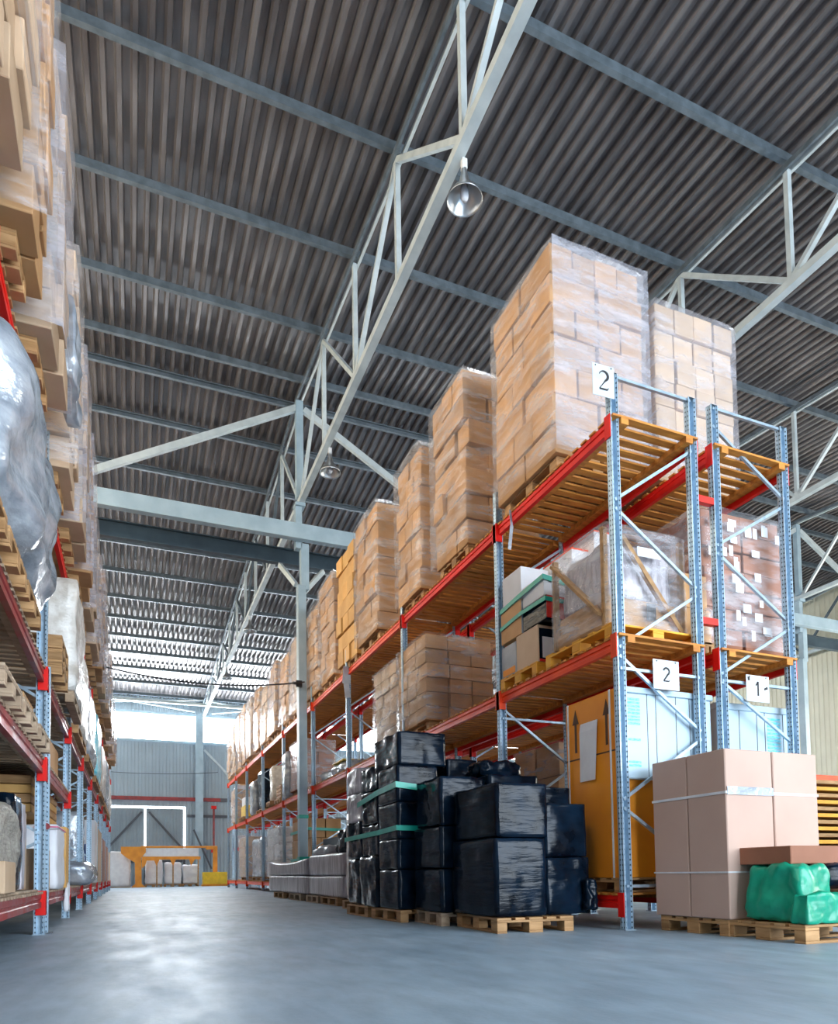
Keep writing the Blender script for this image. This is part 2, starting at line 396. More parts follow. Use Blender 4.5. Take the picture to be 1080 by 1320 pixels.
def rack(label, xf, xr, ys, hs, levels, beam_h, nodes, start_rear, out, red, group=None, hz=(5.5, 2.55, .42), spacers=None, mat_of=None, aisle=-1):
    """xf aisle-side post line, xr far post line"""
    root = thing('pallet_rack', label, 'pallet rack', (xf, ys[0], 0), 0, group)
    pm = {}
    for k, y in enumerate(ys):
        h = hs[k] if isinstance(hs, (list, tuple)) else hs
        if h not in pm: pm[h] = post_mesh(h, -1)
        for x in (0, xr - xf):
            p = obj('post', pm[h], root, (x, y - ys[0], 0))
            MB().box(-.06, .06, -.055, .055, 0, .008).build('foot_plate', 'galvanised', p)
        for z in hz:
            if z < h: MB().bar((0, y - ys[0], z), (xr - xf, y - ys[0], z), .03, .028).build('horizontal_brace', 'galvanised', root)
        side = start_rear
        for a, b in zip(nodes[:-1], nodes[1:]):
            x0, x1 = (xr - xf, 0) if side else (0, xr - xf)
            MB().bar((x0, y - ys[0] + .004, a - .04), (x1, y - ys[0] + .004, b + .04), .028, .03).build('diagonal_brace', 'galvanised', root)
            side = not side
    for k in range(len(ys) - 1):
        lv = levels[k] if isinstance(levels[0], (list, tuple)) else levels
        ln = ys[k + 1] - ys[k]
        for z in lv:
            for x, o_ in ((0, aisle), (xr - xf, -aisle)):
                mt = mat_of(k, z) if mat_of and x == 0 else red
                b = obj('beam', beam_mesh(ln, beam_h, mt, o_), root, (x, ys[k] - ys[0], z - beam_h))
                for yy in (.034, ln - .052):
                    xa, xb = sorted((-.03 * o_, .062 * o_))
                    MB().box(xa, xb, yy, yy + .018, -.08, beam_h + .03).build('end_connector', mt if mt != 'old_red_paint' else 'red_paint', b)
                    y0, y1 = (-.034, .034) if yy < 1 else (ln - .034, ln + .034)
                    xa, xb = sorted((.052 * o_, .060 * o_))
                    MB().box(xa, xb, y0, y1, -.08, beam_h + .03).build('connector_plate', mt if mt != 'old_red_paint' else 'red_paint', b)
    return root
def deck(x0, x1, y0, y1, z, label, mat='wood_deck', bw=.088, gap=.052):
    root = thing('slatted_deck', label, 'shelf deck', ((x0 + x1) / 2, (y0 + y1) / 2, z))
    w, d = x1 - x0, y1 - y0; n = max(2, int((d + gap) / (bw + gap))); st = (d - bw) / (n - 1); mb = MB()
    for i in range(n):
        a = -d / 2 + st * i; q = .004 * math.sin(i * 12.9898 + x0)
        mb.box(-w / 2, w / 2, a, a + bw, .0 + .022, .044)
    mb.build('slats', mat, root)
    for sx in (-w / 2 + .10, w / 2 - .16): MB().box(sx, sx + .09, -d / 2, d / 2, -.04, .022).build('stringer', mat, root)
    return root

# ================================================================== the building
GATE = 2300
RIDGE, ZR, SL = 17.85, 13.8, .085
def zroof(y): return ZR - SL * abs(y - RIDGE)
YB = 44.5; XL, XR_, YF = -5.2, 30., -8.

tag(MB().box(XL - 1, XR_ + 1, YF - 12, YB + 1, -.2, 0).build('floor', 'concrete', off=(0, 0, 0)), kind='structure')

def roof():
    mb = MB(); p = .235; n = int((XR_ - XL) / p); prof = []
    for i in range(n + 1):
        x = XL + i * p
        prof += [(x, 0), (x + .07, 0), (x + .095, .10), (x + .20, .10)]
    for y in (YF, RIDGE, YB):
        for x, z in prof: mb.v.append((x, y, zroof(y) + z))
    m = len(prof)
    for a in range(2):
        for i in range(m - 1): mb.f.append((a * m + i, a * m + i + 1, (a + 1) * m + i + 1, (a + 1) * m + i))
    return mb
tag(roof().build('ceiling', 'roof_steel'), kind='structure')
tag(MB().box(XL, XR_ + .3, YF, RIDGE, 14.6, 14.7).box(XL, XR_ + .3, RIDGE, YB + .3, 14.6, 14.7).build('trim_1', 'dark_trim'), kind='structure')  # insulation above the sheets

def ribbed(x0, x1, z0, z1, p=.2, dep=.035):
    """vertical ribs in the x-z plane"""
    mb = MB(); n = max(1, int(round((x1 - x0) / p))); p = (x1 - x0) / n; pr = []
    for i in range(n): x = x0 + i * p; pr += [(x, 0), (x + p * .4, 0), (x + p * .5, dep), (x + p * .9, dep)]
    pr.append((x1, 0)); m = len(pr)
    for z in (z0, z1):
        for x, y in pr: mb.v.append((x, -y, z))
    for i in range(m - 1): mb.f.append((i, i + 1, m + i + 1, m + i))
    return mb
def wall_back():
    mb = MB()
    def add(x0, x1, z0, z1, y=YB, dep=.035):
        q = ribbed(x0, x1, z0, z1, dep=dep); k = len(mb.v)
        mb.v += [(a, b + y, c) for a, b, c in q.v]; mb.f += [tuple(k + i for i in f) for f in q.f]
    add(XL, XR_, 10.5, 12.2)
    add(XL, XR_, 5.3, 8.95)
    add(3.12, XR_, 0, 5.3)
    add(XL, -3.2, 0, 5.3)
    add(-3.2, 3.12, 4.86, 5.3)
    return mb
tag(wall_back().build('wall_back', 'wall_steel'), kind='structure')
tag(MB().box(XL, XR_, YB + .02, YB + .05, 8.9, 10.55).build('window_1', 'daylight_pane'), kind='structure')
for i, x in enumerate((-2.3, 3.95, 10.2, 16.5, 22.8)):
    pass
# the gate in the back wall, daylight in the gaps round its leaves
q = ribbed(-3.1, .74, 0, 4.72, dep=.03); q2 = ribbed(.85, 2.99, 0, 4.72, dep=.03)
g = MB(); g.v = [(a, b + YB - .04, c) for a, b, c in q.v] + [(a, b + YB - .04, c) for a, b, c in q2.v]
g.f = list(q.f) + [tuple(len(q.v) + i for i in f) for f in q2.f]
door = g.build('door_1', 'gate_steel'); tag(door, kind='structure')
for a, b in (((-1.2, YB - .12, 2.4), (.6, YB - .12, 4.5)), ((1.0, YB - .12, 4.5), (2.9, YB - .12, 2.3))): MB().bar(a, b, .1, .12).build('gate_brace', 'dark_trim', door)
MB().bar((-3, YB - .12, 1.5), (2.95, YB - .12, 1.5), .1, .14).build('gate_rail', 'dark_trim', door)
tag(MB().box(-3.2, 3.12, YB + .01, YB + .03, 1.9, 4.86).build('window_2', 'daylight_gap'), kind='structure')
tag(MB().box(-3.2, 3.12, YB + .01, YB + .03, 0, 1.9).build('trim_7', 'dark_trim'), kind='structure')
tag(MB().box(-5, 5.2, YB - .28, YB - .12, 5.2, 5.42).build('trim_2', 'old_red_paint'), kind='structure')
tag(MB().box(5.2, XR_, YB - .28, YB - .12, 5.2, 5.42).build('trim_3', 'dark_trim'), kind='structure')
tag(MB().box(XL, XR_, YB - .22, YB - .1, 8.78, 8.92).build('trim_4', 'column_paint'), kind='structure')
tag(MB().box(XL, XR_, YB - .22, YB - .1, 10.5, 10.64).build('trim_5', 'column_paint'), kind='structure')
tag(MB().box(3.2, XR_, YB - .22, YB - .1, 4.2, 4.36).build('trim_6', 'dark_trim'), kind='structure')
def wall_side(x, sgn, mat, nm):
    q = ribbed(YF, YB, 0, 13.9, p=.25); me = MB(); me.v = [(x + sgn * b, a, c) for a, b, c in q.v]; me.f = q.f
    return tag(me.build(nm, mat), kind='structure')
wall_side(XR_, 1, 'wall_cream', 'wall_right'); wall_side(XL, -1, 'wall_steel', 'wall_left')

# purlins
near = [8.0, 10.48, 12.9, 15.34, 17.3]
far = [18.4, 20.2, 22.4, 24.7, 26.9, 29.05, 31.3, 33.3, 35.3, 37.3, 39.4, 41.6, 43.7]
PUR = [-4.3, -1.8, .65, 3.1, 5.55] + near + far
ordn = ['first', 'second', 'third', 'fourth', 'fifth', 'sixth', 'seventh', 'eighth', 'ninth', 'tenth', 'eleventh', 'twelfth', 'thirteenth']
for y in PUR:
    z = zroof(y) - .005; s = 1 if y < RIDGE else -1
    poly = [(-.04 * s, 0), (.05 * s, 0), (.05 * s, -.03), (-.028 * s, -.012), (-.028 * s, -.15), (.05 * s, -.135), (.05 * s, -.16), (-.04 * s, -.16)]
    o = MB().prism([(y + a, z + b) for a, b in poly], 'x', XL + .1, XR_ - .1).build('roof_purlin', 'purlin_steel' if y > 17 else 'truss_steel' if 'truss_steel' in MAT else 'purlin_steel', off=(0, y, z))
    if y < RIDGE:
        k = len([v for v in PUR if v < RIDGE and v > y]); lab = 'grey steel roof purlin on the near slope, %s below the ridge' % ordn[k]
    else:
        k = len([v for v in PUR if v > RIDGE and v < y]); lab = 'dark steel roof purlin on the far slope, %s beyond the ridge' % ordn[k]
    tag(o, lab, 'beam', 'roof purlins')

# trusses: flat bottom chord, top chord under the purlins
def truss(x, label):
    t = thing('roof_truss', label, 'roof truss', (x, RIDGE, 10.6)); off = (x, RIDGE, 10.6)
    zb = 10.62
    def P(n, a, b, w=.1, h=.1, m='truss_paint'): MB().bar(a, b, w, h).build(n, m, t, off)
    yc = RIDGE - .1
    P('bottom_chord', (x, YF + .5, zb), (x, YB - .3, zb), .15, .14)
    for a, b in ((YF + .5, RIDGE), (RIDGE, YB - .3)):
        for sx in (-.07, .07):
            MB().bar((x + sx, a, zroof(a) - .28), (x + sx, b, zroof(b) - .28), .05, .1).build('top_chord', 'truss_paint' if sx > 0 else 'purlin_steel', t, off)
    top = lambda y: (x, y, zroof(y) - .3)
    bot = lambda y: (x, y, zb + .05)
    for y in (-4.3, -1.8, .65, 3.1, 5.55, 8.0, 10.48, 12.9, 15.34, 20.2, 22.6, 25.0, 27.4, 29.8, 32.2, 34.6, 37.0, 39.4, 41.8): P('vertical', top(y), bot(y), .09, .09)
    nb = [-1.8, 3.1, 8.0, 12.9, 17.7]; nt = [-4.3, .65, 5.55, 10.48, 15.34]
    for k, b in enumerate(nb):
        P('diagonal', bot(b), top(nt[k]), .085, .085)
        if k + 1 < len(nt): P('diagonal', bot(b), top(nt[k + 1]), .085, .085)
    nb = [17.9, 22.6, 27.4, 32.2, 37.0, 41.8]; nt = [20.2, 25.0, 29.8, 34.6, 39.4]
    for k, b in enumerate(nt):
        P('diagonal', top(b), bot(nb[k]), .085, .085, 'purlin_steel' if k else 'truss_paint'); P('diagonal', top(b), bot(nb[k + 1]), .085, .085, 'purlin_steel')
    return t
truss(4.2, 'long grey roof truss above the aisle with pendant lamps along its bottom')
truss(10.5, 'grey roof truss behind the top cartons, next right of the lamp truss')
truss(16.8, 'grey roof truss at the right edge, second right of the lamp truss')
truss(23.1, 'far right grey roof truss seen low beyond the rack frames')
truss(29.4, 'grey roof truss beside the cream right wall')
truss(-4.3, 'grey roof truss hidden mostly behind the left cartons')

def column(x, label, tb=True):
    t = thing('steel_column', label, 'column', (x, 17.8, 0)); o = (x, 17.8, 0)
    MB().box(x - .11, x + .11, 17.7, 17.95, 0, 8.3).build('shaft', 'column_paint', t, o, bevel=.01)
    MB().box(x - .02, x + .2, 17.72, 17.93, 8.2, 9.45).build('crane_bracket', 'column_paint', t, o, bevel=.01)
    MB().box(x - .16, x + .02, 17.72, 17.95, 9.3, 10.45).build('upper_shaft', 'column_paint', t, o, bevel=.01)
    MB().box(x - .17, x + .1, 17.66, 17.98, 10.45, 10.54).build('cap_plate', 'column_paint', t, o)
    MB().box(x - .13, x + .07, 17.72, 17.9, 10.7, 13.4).build('top_post', 'column_paint', t, o, bevel=.01)
    MB().box(x - .16, x + .16, 17.6, 18.05, 0, .02).build('base_plate', 'column_paint', t, o)
    return t
c1 = column(4.2, 'blue grey steel column standing in front of the right rack')
c2 = column(23.1, 'tall cream lit steel column beyond the right end of the racks')
for c_, x in ((c1, 4.2), (c2, 23.1)):
    for s in (-1, 1): MB().bar((x + s * .1, 17.8, 13.2), (x + s * 5.9, 17.8, 9.95), .12, .16).build('sway_brace', 'truss_paint', c_, (x, 17.8, 0))
    MB().bar((x + .15, 18.3, 8.3), (x + .9, 18.9, 9.3), .1, .12).build('knee_brace', 'truss_paint', c_, (x, 17.8, 0))
    MB().bar((x - .1, 18.0, 8.4), (x - .35, 18.9, 9.3), .1, .12).build('knee_brace', 'truss_paint', c_, (x, 17.8, 0))
def ibeam(y, z0, z1, x0, x1, mat, label, nm='cross_beam'):
    h = z1 - z0
    poly = [(-.09, 0), (.09, 0), (.09, .03), (.012, .03), (.012, h - .03), (.09, h - .03), (.09, h), (-.09, h), (-.09, h - .03), (-.012, h - .03), (-.012, .03), (-.09, .03)]
    return tag(MB().prism([(y + a, z0 + b) for a, b in poly], 'x', x0, x1).build(nm, mat, off=(x0, y, z0)), label, 'beam', 'cross beams')
tag(MB().box(XL + .1, 29.9, 17.48, 17.68, 9.45, 9.86).build('cross_beam', 'column_paint', off=(0, 17.6, 9.45), bevel=.006), 'pale blue box beam crossing the aisle in front of the column', 'beam')
ibeam(19.05, 9.4, 9.85, XL + .1, 29.9, 'dark_beam', 'dark blue steel beam crossing the aisle just behind the pale beam')
# far bracing under the roof, wires
ibeam(43.0, 10.9, 11.05, XL + .1, 29.9, 'truss_paint', 'thin pale beam under the far roof by the back wall', 'cross_beam')
b = thing('wind_bracing', 'crossed thin tie rods under the roof above the back window', 'bracing', (4.2, 43.6, 10.7))
for p, q_ in (((4.1, 43.6, 11.4), (-4.6, 43.6, 10.6)), ((3.6, 43.6, 10.65), (-4.6, 43.6, 11.5)), ((4.3, 43.6, 11.4), (10.4, 43.6, 10.5)), ((4.6, 43.6, 10.6), (10.4, 43.6, 11.5))):
    MB().bar(p, q_, .07, .07).build('tie_rod', 'truss_paint', b, (4.2, 43.6, 10.7))
bc = thing('wall_column', 'grey wall column left of the far end of the right rack', 'column', (3.9, 44.1, 0))
MB().box(3.68, 4.13, 43.95, 44.3, 0, 10.5).build('shaft', 'column_paint', bc, (3.9, 44.1, 0))
MB().bar((4.2, 44.1, 8.4), (6.9, 44.1, 5.6), .12, .12).build('brace', 'truss_paint', bc, (3.9, 44.1, 0))
MB().bar((3.55, 43.8, 3.4), (4.6, 43.8, 1.0), .1, .1).build('brace', 'dark_trim', bc, (3.9, 44.1, 0))
for x in (10.2, 16.5, 22.8):
    tag(MB().box(x - .2, x + .2, 43.95, 44.3, 0, 12).build('wall_column', 'column_paint', off=(x, 44.1, 0)), 'grey back wall column behind the right racks, %s past the aisle' % {10.2: 'first', 16.5: 'second', 22.8: 'third'}[x], 'column', 'back wall columns')
pp = thing('red_pipe', 'thin dark red riser pipe on the back wall right of the gate', 'pipe', (4.75, 43.9, 0))
MB().cyl((4.75, 43.9, .6), (4.75, 43.9, 4.8), .06).build('riser', 'old_red_paint', pp, (4.75, 43.9, 0))
MB().box(4.6, 4.9, 43.8, 44.0, 4.7, 4.9).build('flange', 'red_paint', pp, (4.75, 43.9, 0)); MB().box(4.6, 4.9, 43.8, 44.0, 2.0, 2.2).build('flange', 'red_paint', pp, (4.75, 43.9, 0))
def cable(label, pts, r=.018, mat='cable_black'):
    return tag(MB().path(pts, r, 6).build('sagging_cable', mat, off=pts[0]), label, 'cable')
cable('black cable sagging along the back wall above the red beam', [(-4 + i * .9, 43.88, 6.95 + .25 * ((i - 5) / 5.) ** 2 - .2) for i in range(11)])
cable('thin black cable from the column crossing the aisle to the left cartons', [(-1.0 + (5.2) * i / 10, 17.5, 5.62 - .28 * (1 - ((i - 5) / 5.) ** 2)) for i in range(11)])
fx = thing('column_clamp', 'small dark clamp with cable fixed to the aisle column', 'clamp', (4.06, 17.62, 5.6))
MB().box(4.0, 4.16, 17.6, 17.69, 5.52, 5.68).build('clamp_body', 'cable_black', fx, (4.06, 17.62, 5.6)); MB().cyl((3.93, 17.6, 5.6), (4.02, 17.65, 5.6), .04).build('insulator', 'dark_trim', fx, (4.06, 17.62, 5.6))
for z in (2.05, .95):
    tag(MB().box(4.075, 4.325, 17.68, 17.97, z, z + .09).build('green_tape', 'green_strap', off=(4.2, 17.8, z)), 'green tape wound round the aisle column, %s' % ('upper band' if z > 1.5 else 'lower band above the grey bundles'), 'tape', 'green tape on the column')

# ------------------------------------------------------------------ pendant lamps
def lamp(x, y, zb, label):
    t = thing('pendant_lamp', label, 'lamp', (x, y, zb))
    k = MB().lathe([(.04, .46), (.045, .40), (.06, .34), (.075, .27), (.11, .2), (.2, .1), (.235, .03), (.25, 0), (.24, .002), (.228, .03), (.18, .095), (.10, .185), (.05, .22)], 32, (0, 0, 0))
    k.build('lamp_shade', 'aluminium', t, smooth=True)
    MB().cyl((0, 0, .44), (0, 0, .56), .035, 12, .02).build('lamp_neck', 'lamp_white', t)
    MB().cyl((0, 0, .5), (0, 0, 10.56 - zb), .012, 8).build('rod', 'lamp_white', t)
    MB().box(-.035, .035, -.035, .035, 10.40 - zb, 10.55 - zb).build('hook_box', 'lamp_white', t)
    MB().lathe([(0, .0), (.04, .01), (.058, .05), (.06, .13), (.04, .2), (.03, .25)], 16).build('bulb', 'bulb_glass', t, smooth=True)
for (y, lab) in ((8.15, 'large metal pendant lamp hanging nearest, at the top of the picture'), (15.15, 'metal pendant lamp hanging just before the aisle column'),
                 (19.6, 'metal pendant lamp half hidden behind the pale crossing beam'), (26.4, 'small pendant lamp on the truss between column and back wall'), (33.2, 'farthest tiny pendant lamp near the back window')):
    lamp(4.28 if y < 20 else 4.2, y, 9.95, lab)

# ================================================================== racks
YS = [5.36, 7.66, 11.0, 14.35, 17.5, 21.25, 24.9, 28.6, 31.7, 34.4]
X1, X1r, X2, X2r = 4.42, 5.43, 5.74, 6.76
LV = [.33, 2.86, 5.06]
nod1 = [5.0, 4.2, 3.45, 2.72, 1.95, 1.22, .5]
nod2 = [5.35, 4.66, 3.96, 3.26, 2.58, 1.9, 1.2, .5]
r1 = rack('tall blue steel rack with red beams along the right of the aisle', X1, X1r, YS, 5.52, LV, .125, nod1, True, -1, 'red_paint',
     mat_of=lambda k, z: 'red_paint' if (z > 5 and k < 2) or z < 1 and k < 1 else 'orange_red_paint')
r2 = rack('second blue steel rack standing back to back behind the right rack', X2, X2r, YS, 5.52, LV, .125, nod2, False, -1, 'red_paint')
for z in (4.42, 3.12): MB().box(X1r + .045, X2 - .045, 5.33, 5.39, z, z + .07).build('row_spacer', 'red_plastic', r1, (X1, YS[0], 0))
bay = ['first', 'second', 'third', 'fourth', 'fifth', 'sixth', 'seventh', 'eighth', 'ninth']
lvn = {.33: 'bottom level', 2.86: 'middle shelf', 5.06: 'top shelf'}
for k in range(9):
    for z in LV:
        a, b_ = YS[k] - (.06 if k == 0 and z > 1 else -.06), YS[k + 1] - .06
        if z < 1 and k == 0: a = YS[k] + .08
        deck(X1 - .04, X1r + .04, a, b_, z - .022, 'slatted orange wood deck, %s, %s bay of the right rack' % (lvn[z], bay[k]))
        if z > 1: deck(X2 - .04, X2r + .04, a, b_, z - .022, 'slatted wood deck, %s, %s bay of the rear rack' % (lvn[z], bay[k]))
YL = [1.8, 4.9, 8.0, 11.1, 13.9, 16.9, 20., 23.1, 26.2, 29.3, 32.4]
XA, XB = -.87, -1.9
LL = [[.42, 1.8, 2.75, 4.8]] * 3 + [[.42, 2.75, 4.8]] * 7
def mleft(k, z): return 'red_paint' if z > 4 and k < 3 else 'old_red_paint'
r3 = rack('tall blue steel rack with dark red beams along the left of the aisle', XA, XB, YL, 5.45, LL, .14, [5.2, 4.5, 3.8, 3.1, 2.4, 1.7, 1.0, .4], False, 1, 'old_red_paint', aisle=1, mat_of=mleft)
gp = obj('guard_post', post_mesh(2.82, 1), r3, (.0 + .02, 8.13 - 1.8, 0)); MB().box(-.07, .09, -.05, .05, 0, .012).build('foot_plate', 'dark_trim', gp)
MB().cyl((.03, -.045, 1.12), (.03, -.075, 1.12), .035).build('red_reflector', 'old_red_paint', gp)
for k in range(10):
    for z in LL[k]:
        if z in (1.8,) and k == 0: continue
        deck(XB - .04, XA + .04, YL[k] + .06, YL[k + 1] - .06, z - .022, 'slatted wood deck of the left rack, %s, %s bay' % ({.42: 'bottom level', 1.8: 'low shelf', 2.75: 'middle shelf', 4.8: 'top shelf'}[z], (['nearest'] + bay)[k]), 'wood_grey' if z < 3 else 'wood')

# ------------------------------------------------------------------ top shelf of the right rack
ZT = 5.084
load(4.33, 5.60, 6.22, 7.52, ZT, 2.42, 'tall carton stack nearest the number 2 sign', 7, 4, 2, 'carton_tan', 11, 'stretch_film',
     label='tall wrapped stack of tan cartons on the top shelf nearest the number 2 sign')
fw = [o for o in C.objects if o.get('label', '').startswith('tall wrapped stack of tan cartons on the top')][0]
pm_ = MB(); nx_, nz_ = 12, 20
for j in range(nz_ + 1):
    for i in range(nx_ + 1):
        x, z = -.67 + 1.34 * i / nx_, .02 + 2.4 * j / nz_
        pm_.v.append((x, -.735 - .015 * noise.noise(Vector((x * 3, 0, z * 4))), z))
for j in range(nz_):
    for i in range(nx_): a = j * (nx_ + 1) + i; pm_.f.append((a, a + 1, a + nx_ + 2, a + nx_ + 1))
pm_.build('lit_front_wrap', 'stretch_film_heavy', fw, smooth=True)  # extra film layer whitens this side, standing in for the cool front light
load(5.82, 7.08, 6.25, 7.5, ZT, 2.22, 'whitish carton stack on the rear rack top', 7, 4, 2, 'carton_light', 12, 'stretch_film_heavy',
     label='whitish wrapped carton stack on the rear rack behind the number 2 sign', alt=False)
tops = [(8.42, 9.5, 2.5, 'carton_tan', 'stretch_film', 'second'), (10.08, 11.1, 2.42, 'carton_tan', 'stretch_film', 'third'),
        (12.1, 13.38, 2.5, 'carton_tan', 'stretch_film', 'fourth'), (13.62, 14.9, 2.48, 'carton_yellow', None, 'fifth'), (15.25, 16.5, 2.45, 'carton_tan', 'stretch_film', 'sixth'),
        (16.8, 18.1, 2.3, 'carton_tan', 'stretch_film', 'seventh'), (18.6, 19.85, 2.15, 'carton_light', 'stretch_film_heavy', 'eighth'), (20.3, 21.5, 2.1, 'carton_tan', 'stretch_film', 'ninth'),
        (21.95, 23.15, 2.3, 'carton_tan', 'stretch_film_heavy', 'tenth'), (23.6, 24.75, 1.95, 'carton_light', 'stretch_film', 'eleventh'), (25.2, 26.3, 2.3, 'carton_tan', 'stretch_film', 'twelfth'),
        (26.8, 27.95, 2.3, 'carton_light', 'stretch_film_heavy', 'thirteenth'), (28.4, 29.5, 2.4, 'carton_tan', 'stretch_film', 'fourteenth'), (30.0, 31.1, 2.4, 'carton_tan', 'stretch_film_heavy', 'fifteenth'),
        (31.5, 32.6, 2.3, 'carton_light', 'stretch_film', 'sixteenth'), (33.0, 34.1, 2.1, 'carton_tan', 'stretch_film', 'last')]
for i, (a, b_, h, m_, fl, nth) in enumerate(tops):
    load(4.34 + .02 * math.sin(i * 2.1) + (.05 if 16 < a < 18 else 0), 5.5, a, b_, ZT, h, '%s carton stack on the right rack top shelf' % nth, 7, 2, 2 if i % 3 else 3, m_, 20 + i, fl,
         label='%s stack of %s cartons along the right rack top shelf%s' % (nth, 'yellow tan' if m_ == 'carton_yellow' else 'pale tan' if m_ == 'carton_light' else 'tan', ', unwrapped' if fl is None else ''), detail=a < 14, jit=.028)
fs = obj('film_tail', MB().bar((0, 0, 0), (.02, 0, -.2), .03, .006).bar((.02, 0, -.2), (-.015, .01, -.5), .045, .006).mesh('film_tail'), None, (4.36, 7.25, 5.08)); fs.data.materials.append(MAT['silver_film'])
tag(fs, 'strip of torn plastic film hanging from the top red beam', 'film strip')
fs = obj('film_tail', MB().bar((0, 0, 0), (.0, .1, -.35), .18, .01).bar((0, .1, -.35), (-.01, -.05, -.7), .12, .01).mesh('film_tail'), None, (4.36, 14.2, 5.1)); fs.data.materials.append(MAT['grey_plastic'])
tag(fs, 'grey plastic rag tied to the fourth rack post at the top beam', 'film strip')

# ------------------------------------------------------------------ signs
def ribbon(pts, ws):
    mb = MB(); L_, R_ = [], []
    for i, p in enumerate(pts):
        a = Vector(pts[max(0, i - 1)]); b2 = Vector(pts[min(len(pts) - 1, i + 1)]); d = (b2 - a).normalized(); n = Vector((-d.y, d.x)) * ws[i] / 2
        L_.append((p[0] + n.x, 0, p[1] + n.y)); R_.append((p[0] - n.x, 0, p[1] - n.y))
    for i in range(len(pts) - 1):
        q = [L_[i], R_[i], R_[i + 1], L_[i + 1]]
        mb.hexa([(x, -.002, z) for x, _, z in q] + [(x, 0, z) for x, _, z in q])
    return mb
def two(h, bold):
    pts = []; ws = []
    for i in range(17):
        t = R(165 - i * 14.2); pts.append((.25 * math.cos(t), .24 * math.sin(t) + .24)); ws.append((.05 + .10 * math.sin(max(0, PI * (i - 3) / 16))) if not bold else .13)
    pts += [(.03, -.08), (-.12, -.27), (-.25, -.42)]; ws += [.07, .05, .04] if not bold else [.12, .11, .1]
    a = ribbon([(x * h, z * h) for x, z in pts], [w * h for w in ws])
    b2 = ribbon([(-.26 * h, -.44 * h), (0, -.44 * h), (.2 * h, -.44 * h), (.29 * h, -.34 * h)], [.09 * h, .10 * h, .09 * h, .03 * h])
    k = len(a.v); a.v += b2.v; a.f += [tuple(k + i for i in f) for f in b2.f]; return a
def one(h): 
    a = ribbon([(0, -.48 * h), (0, .48 * h)], [.14 * h, .14 * h]); b2 = ribbon([(-.2 * h, .2 * h), (0, .46 * h)], [.09 * h, .12 * h])
    k = len(a.v); a.v += b2.v; a.f += [tuple(k + i for i in f) for f in b2.f]; return a
def sign(x, z, w, h, kind, label, rz=0, y=5.29):
    t = thing('number_sign', label, 'sign', (x, y, z), rz)
    MB().box(-w / 2, w / 2, 0, .008, -h / 2, h / 2).build('plate', 'sign_white', t, bevel=.002)
    for sx in (-w * .36, w * .36): MB().cyl((sx, -.004, h * .44), (sx, 0, h * .44), .008).build('rivet', 'dark_trim', t)
    m = {'serif2': lambda: two(h * .62, False), 'two': lambda: two(h * .48, True), 'one': lambda: one(h * .56)}[kind]()
    o = m.build('numeral', 'ink', t); o.location.y = -.001
    return t
sign(4.27, 5.37, .25, .32, 'serif2', 'white plate with a thin black 2 on top of the front rack post', rz=-.05)
sign(4.955, 2.52, .33, .30, 'two', 'white plate with stencilled black 2 hung on the rack brace', y=5.31)
s3 = sign(6.2, 2.49, .33, .285, 'one', 'white plate with stencilled black 1 hung on the rear rack brace', y=5.31)
ribbon([(.09, .0), (.14, .02)], [.02, .03]).build('arrow_mark', 'ink', s3); ribbon([(-.13, .08), (-.13, .12)], [.03, .03]).build('corner_mark', 'ink', s3)

# ------------------------------------------------------------------ middle shelf of the right rack
ZM = 2.884
# crate of film-wrapped goods with wooden struts at the front
pallet(4.98, 6.0, ZM, 1.2, 1.15, 'wooden pallet under the film wrapped wooden frame at the rack end', 'wood_orange')
t = thing('framed_load', 'film wrapped goods in a wooden strut frame at the rack end', 'wrapped load', (4.92, 5.98, ZM + .146))
MB().box(-.5, .48, -.42, .42, 0, .16).box(-.48, .44, -.40, .38, .16, .34).build('board_stack', 'wood', t, bevel=.004)
obj('goods', soft_mesh(.9, .75, .6, .05, 3, 3, 8, .08, mat='grey_film'), t, (0, 0, .34))
for k_, (x, y) in enumerate(((-.5, -.43), (.49, -.43), (-.5, .42), (.49, .42))): MB().box(x - .03, x + .03, y - .02, y + .02, 0, 1.02).build('strut', 'wood', t)
MB().bar((-.54, .40, .95), (-.54, -.42, .12), .03, .09, up=(1, 0, 0)).build('strut', 'wood', t); MB().bar((-.30, -.46, .95), (.45, -.46, .03), .05, .05).build('strut', 'wood', t)
MB().box(.0, .12, -.462, -.457, .12, .3).build('dark_label', 'ink', t); MB().box(-.1, .2, -.462, -.457, .78, .88).build('paper_label', 'paper', t)
obj('stretch_film', film_shell(1.02, .9, .02, 1.06, 5, amp=.02, mat='stretch_film'), t)
for i, z in enumerate((0, .38)):
    crate('carton', 'tan carton beside the framed load, %s' % ('lower of two' if i == 0 else 'upper of two'), 'carton', 5.52, 5.9 - .05 * i, 5.62, 6.1, ZM + .146 + z, ZM + .146 + z + .375, 'carton_tan')
pallet(5.72, 5.86, ZM, .4, .6, 'small wooden pallet under the two tan cartons', 'wood')
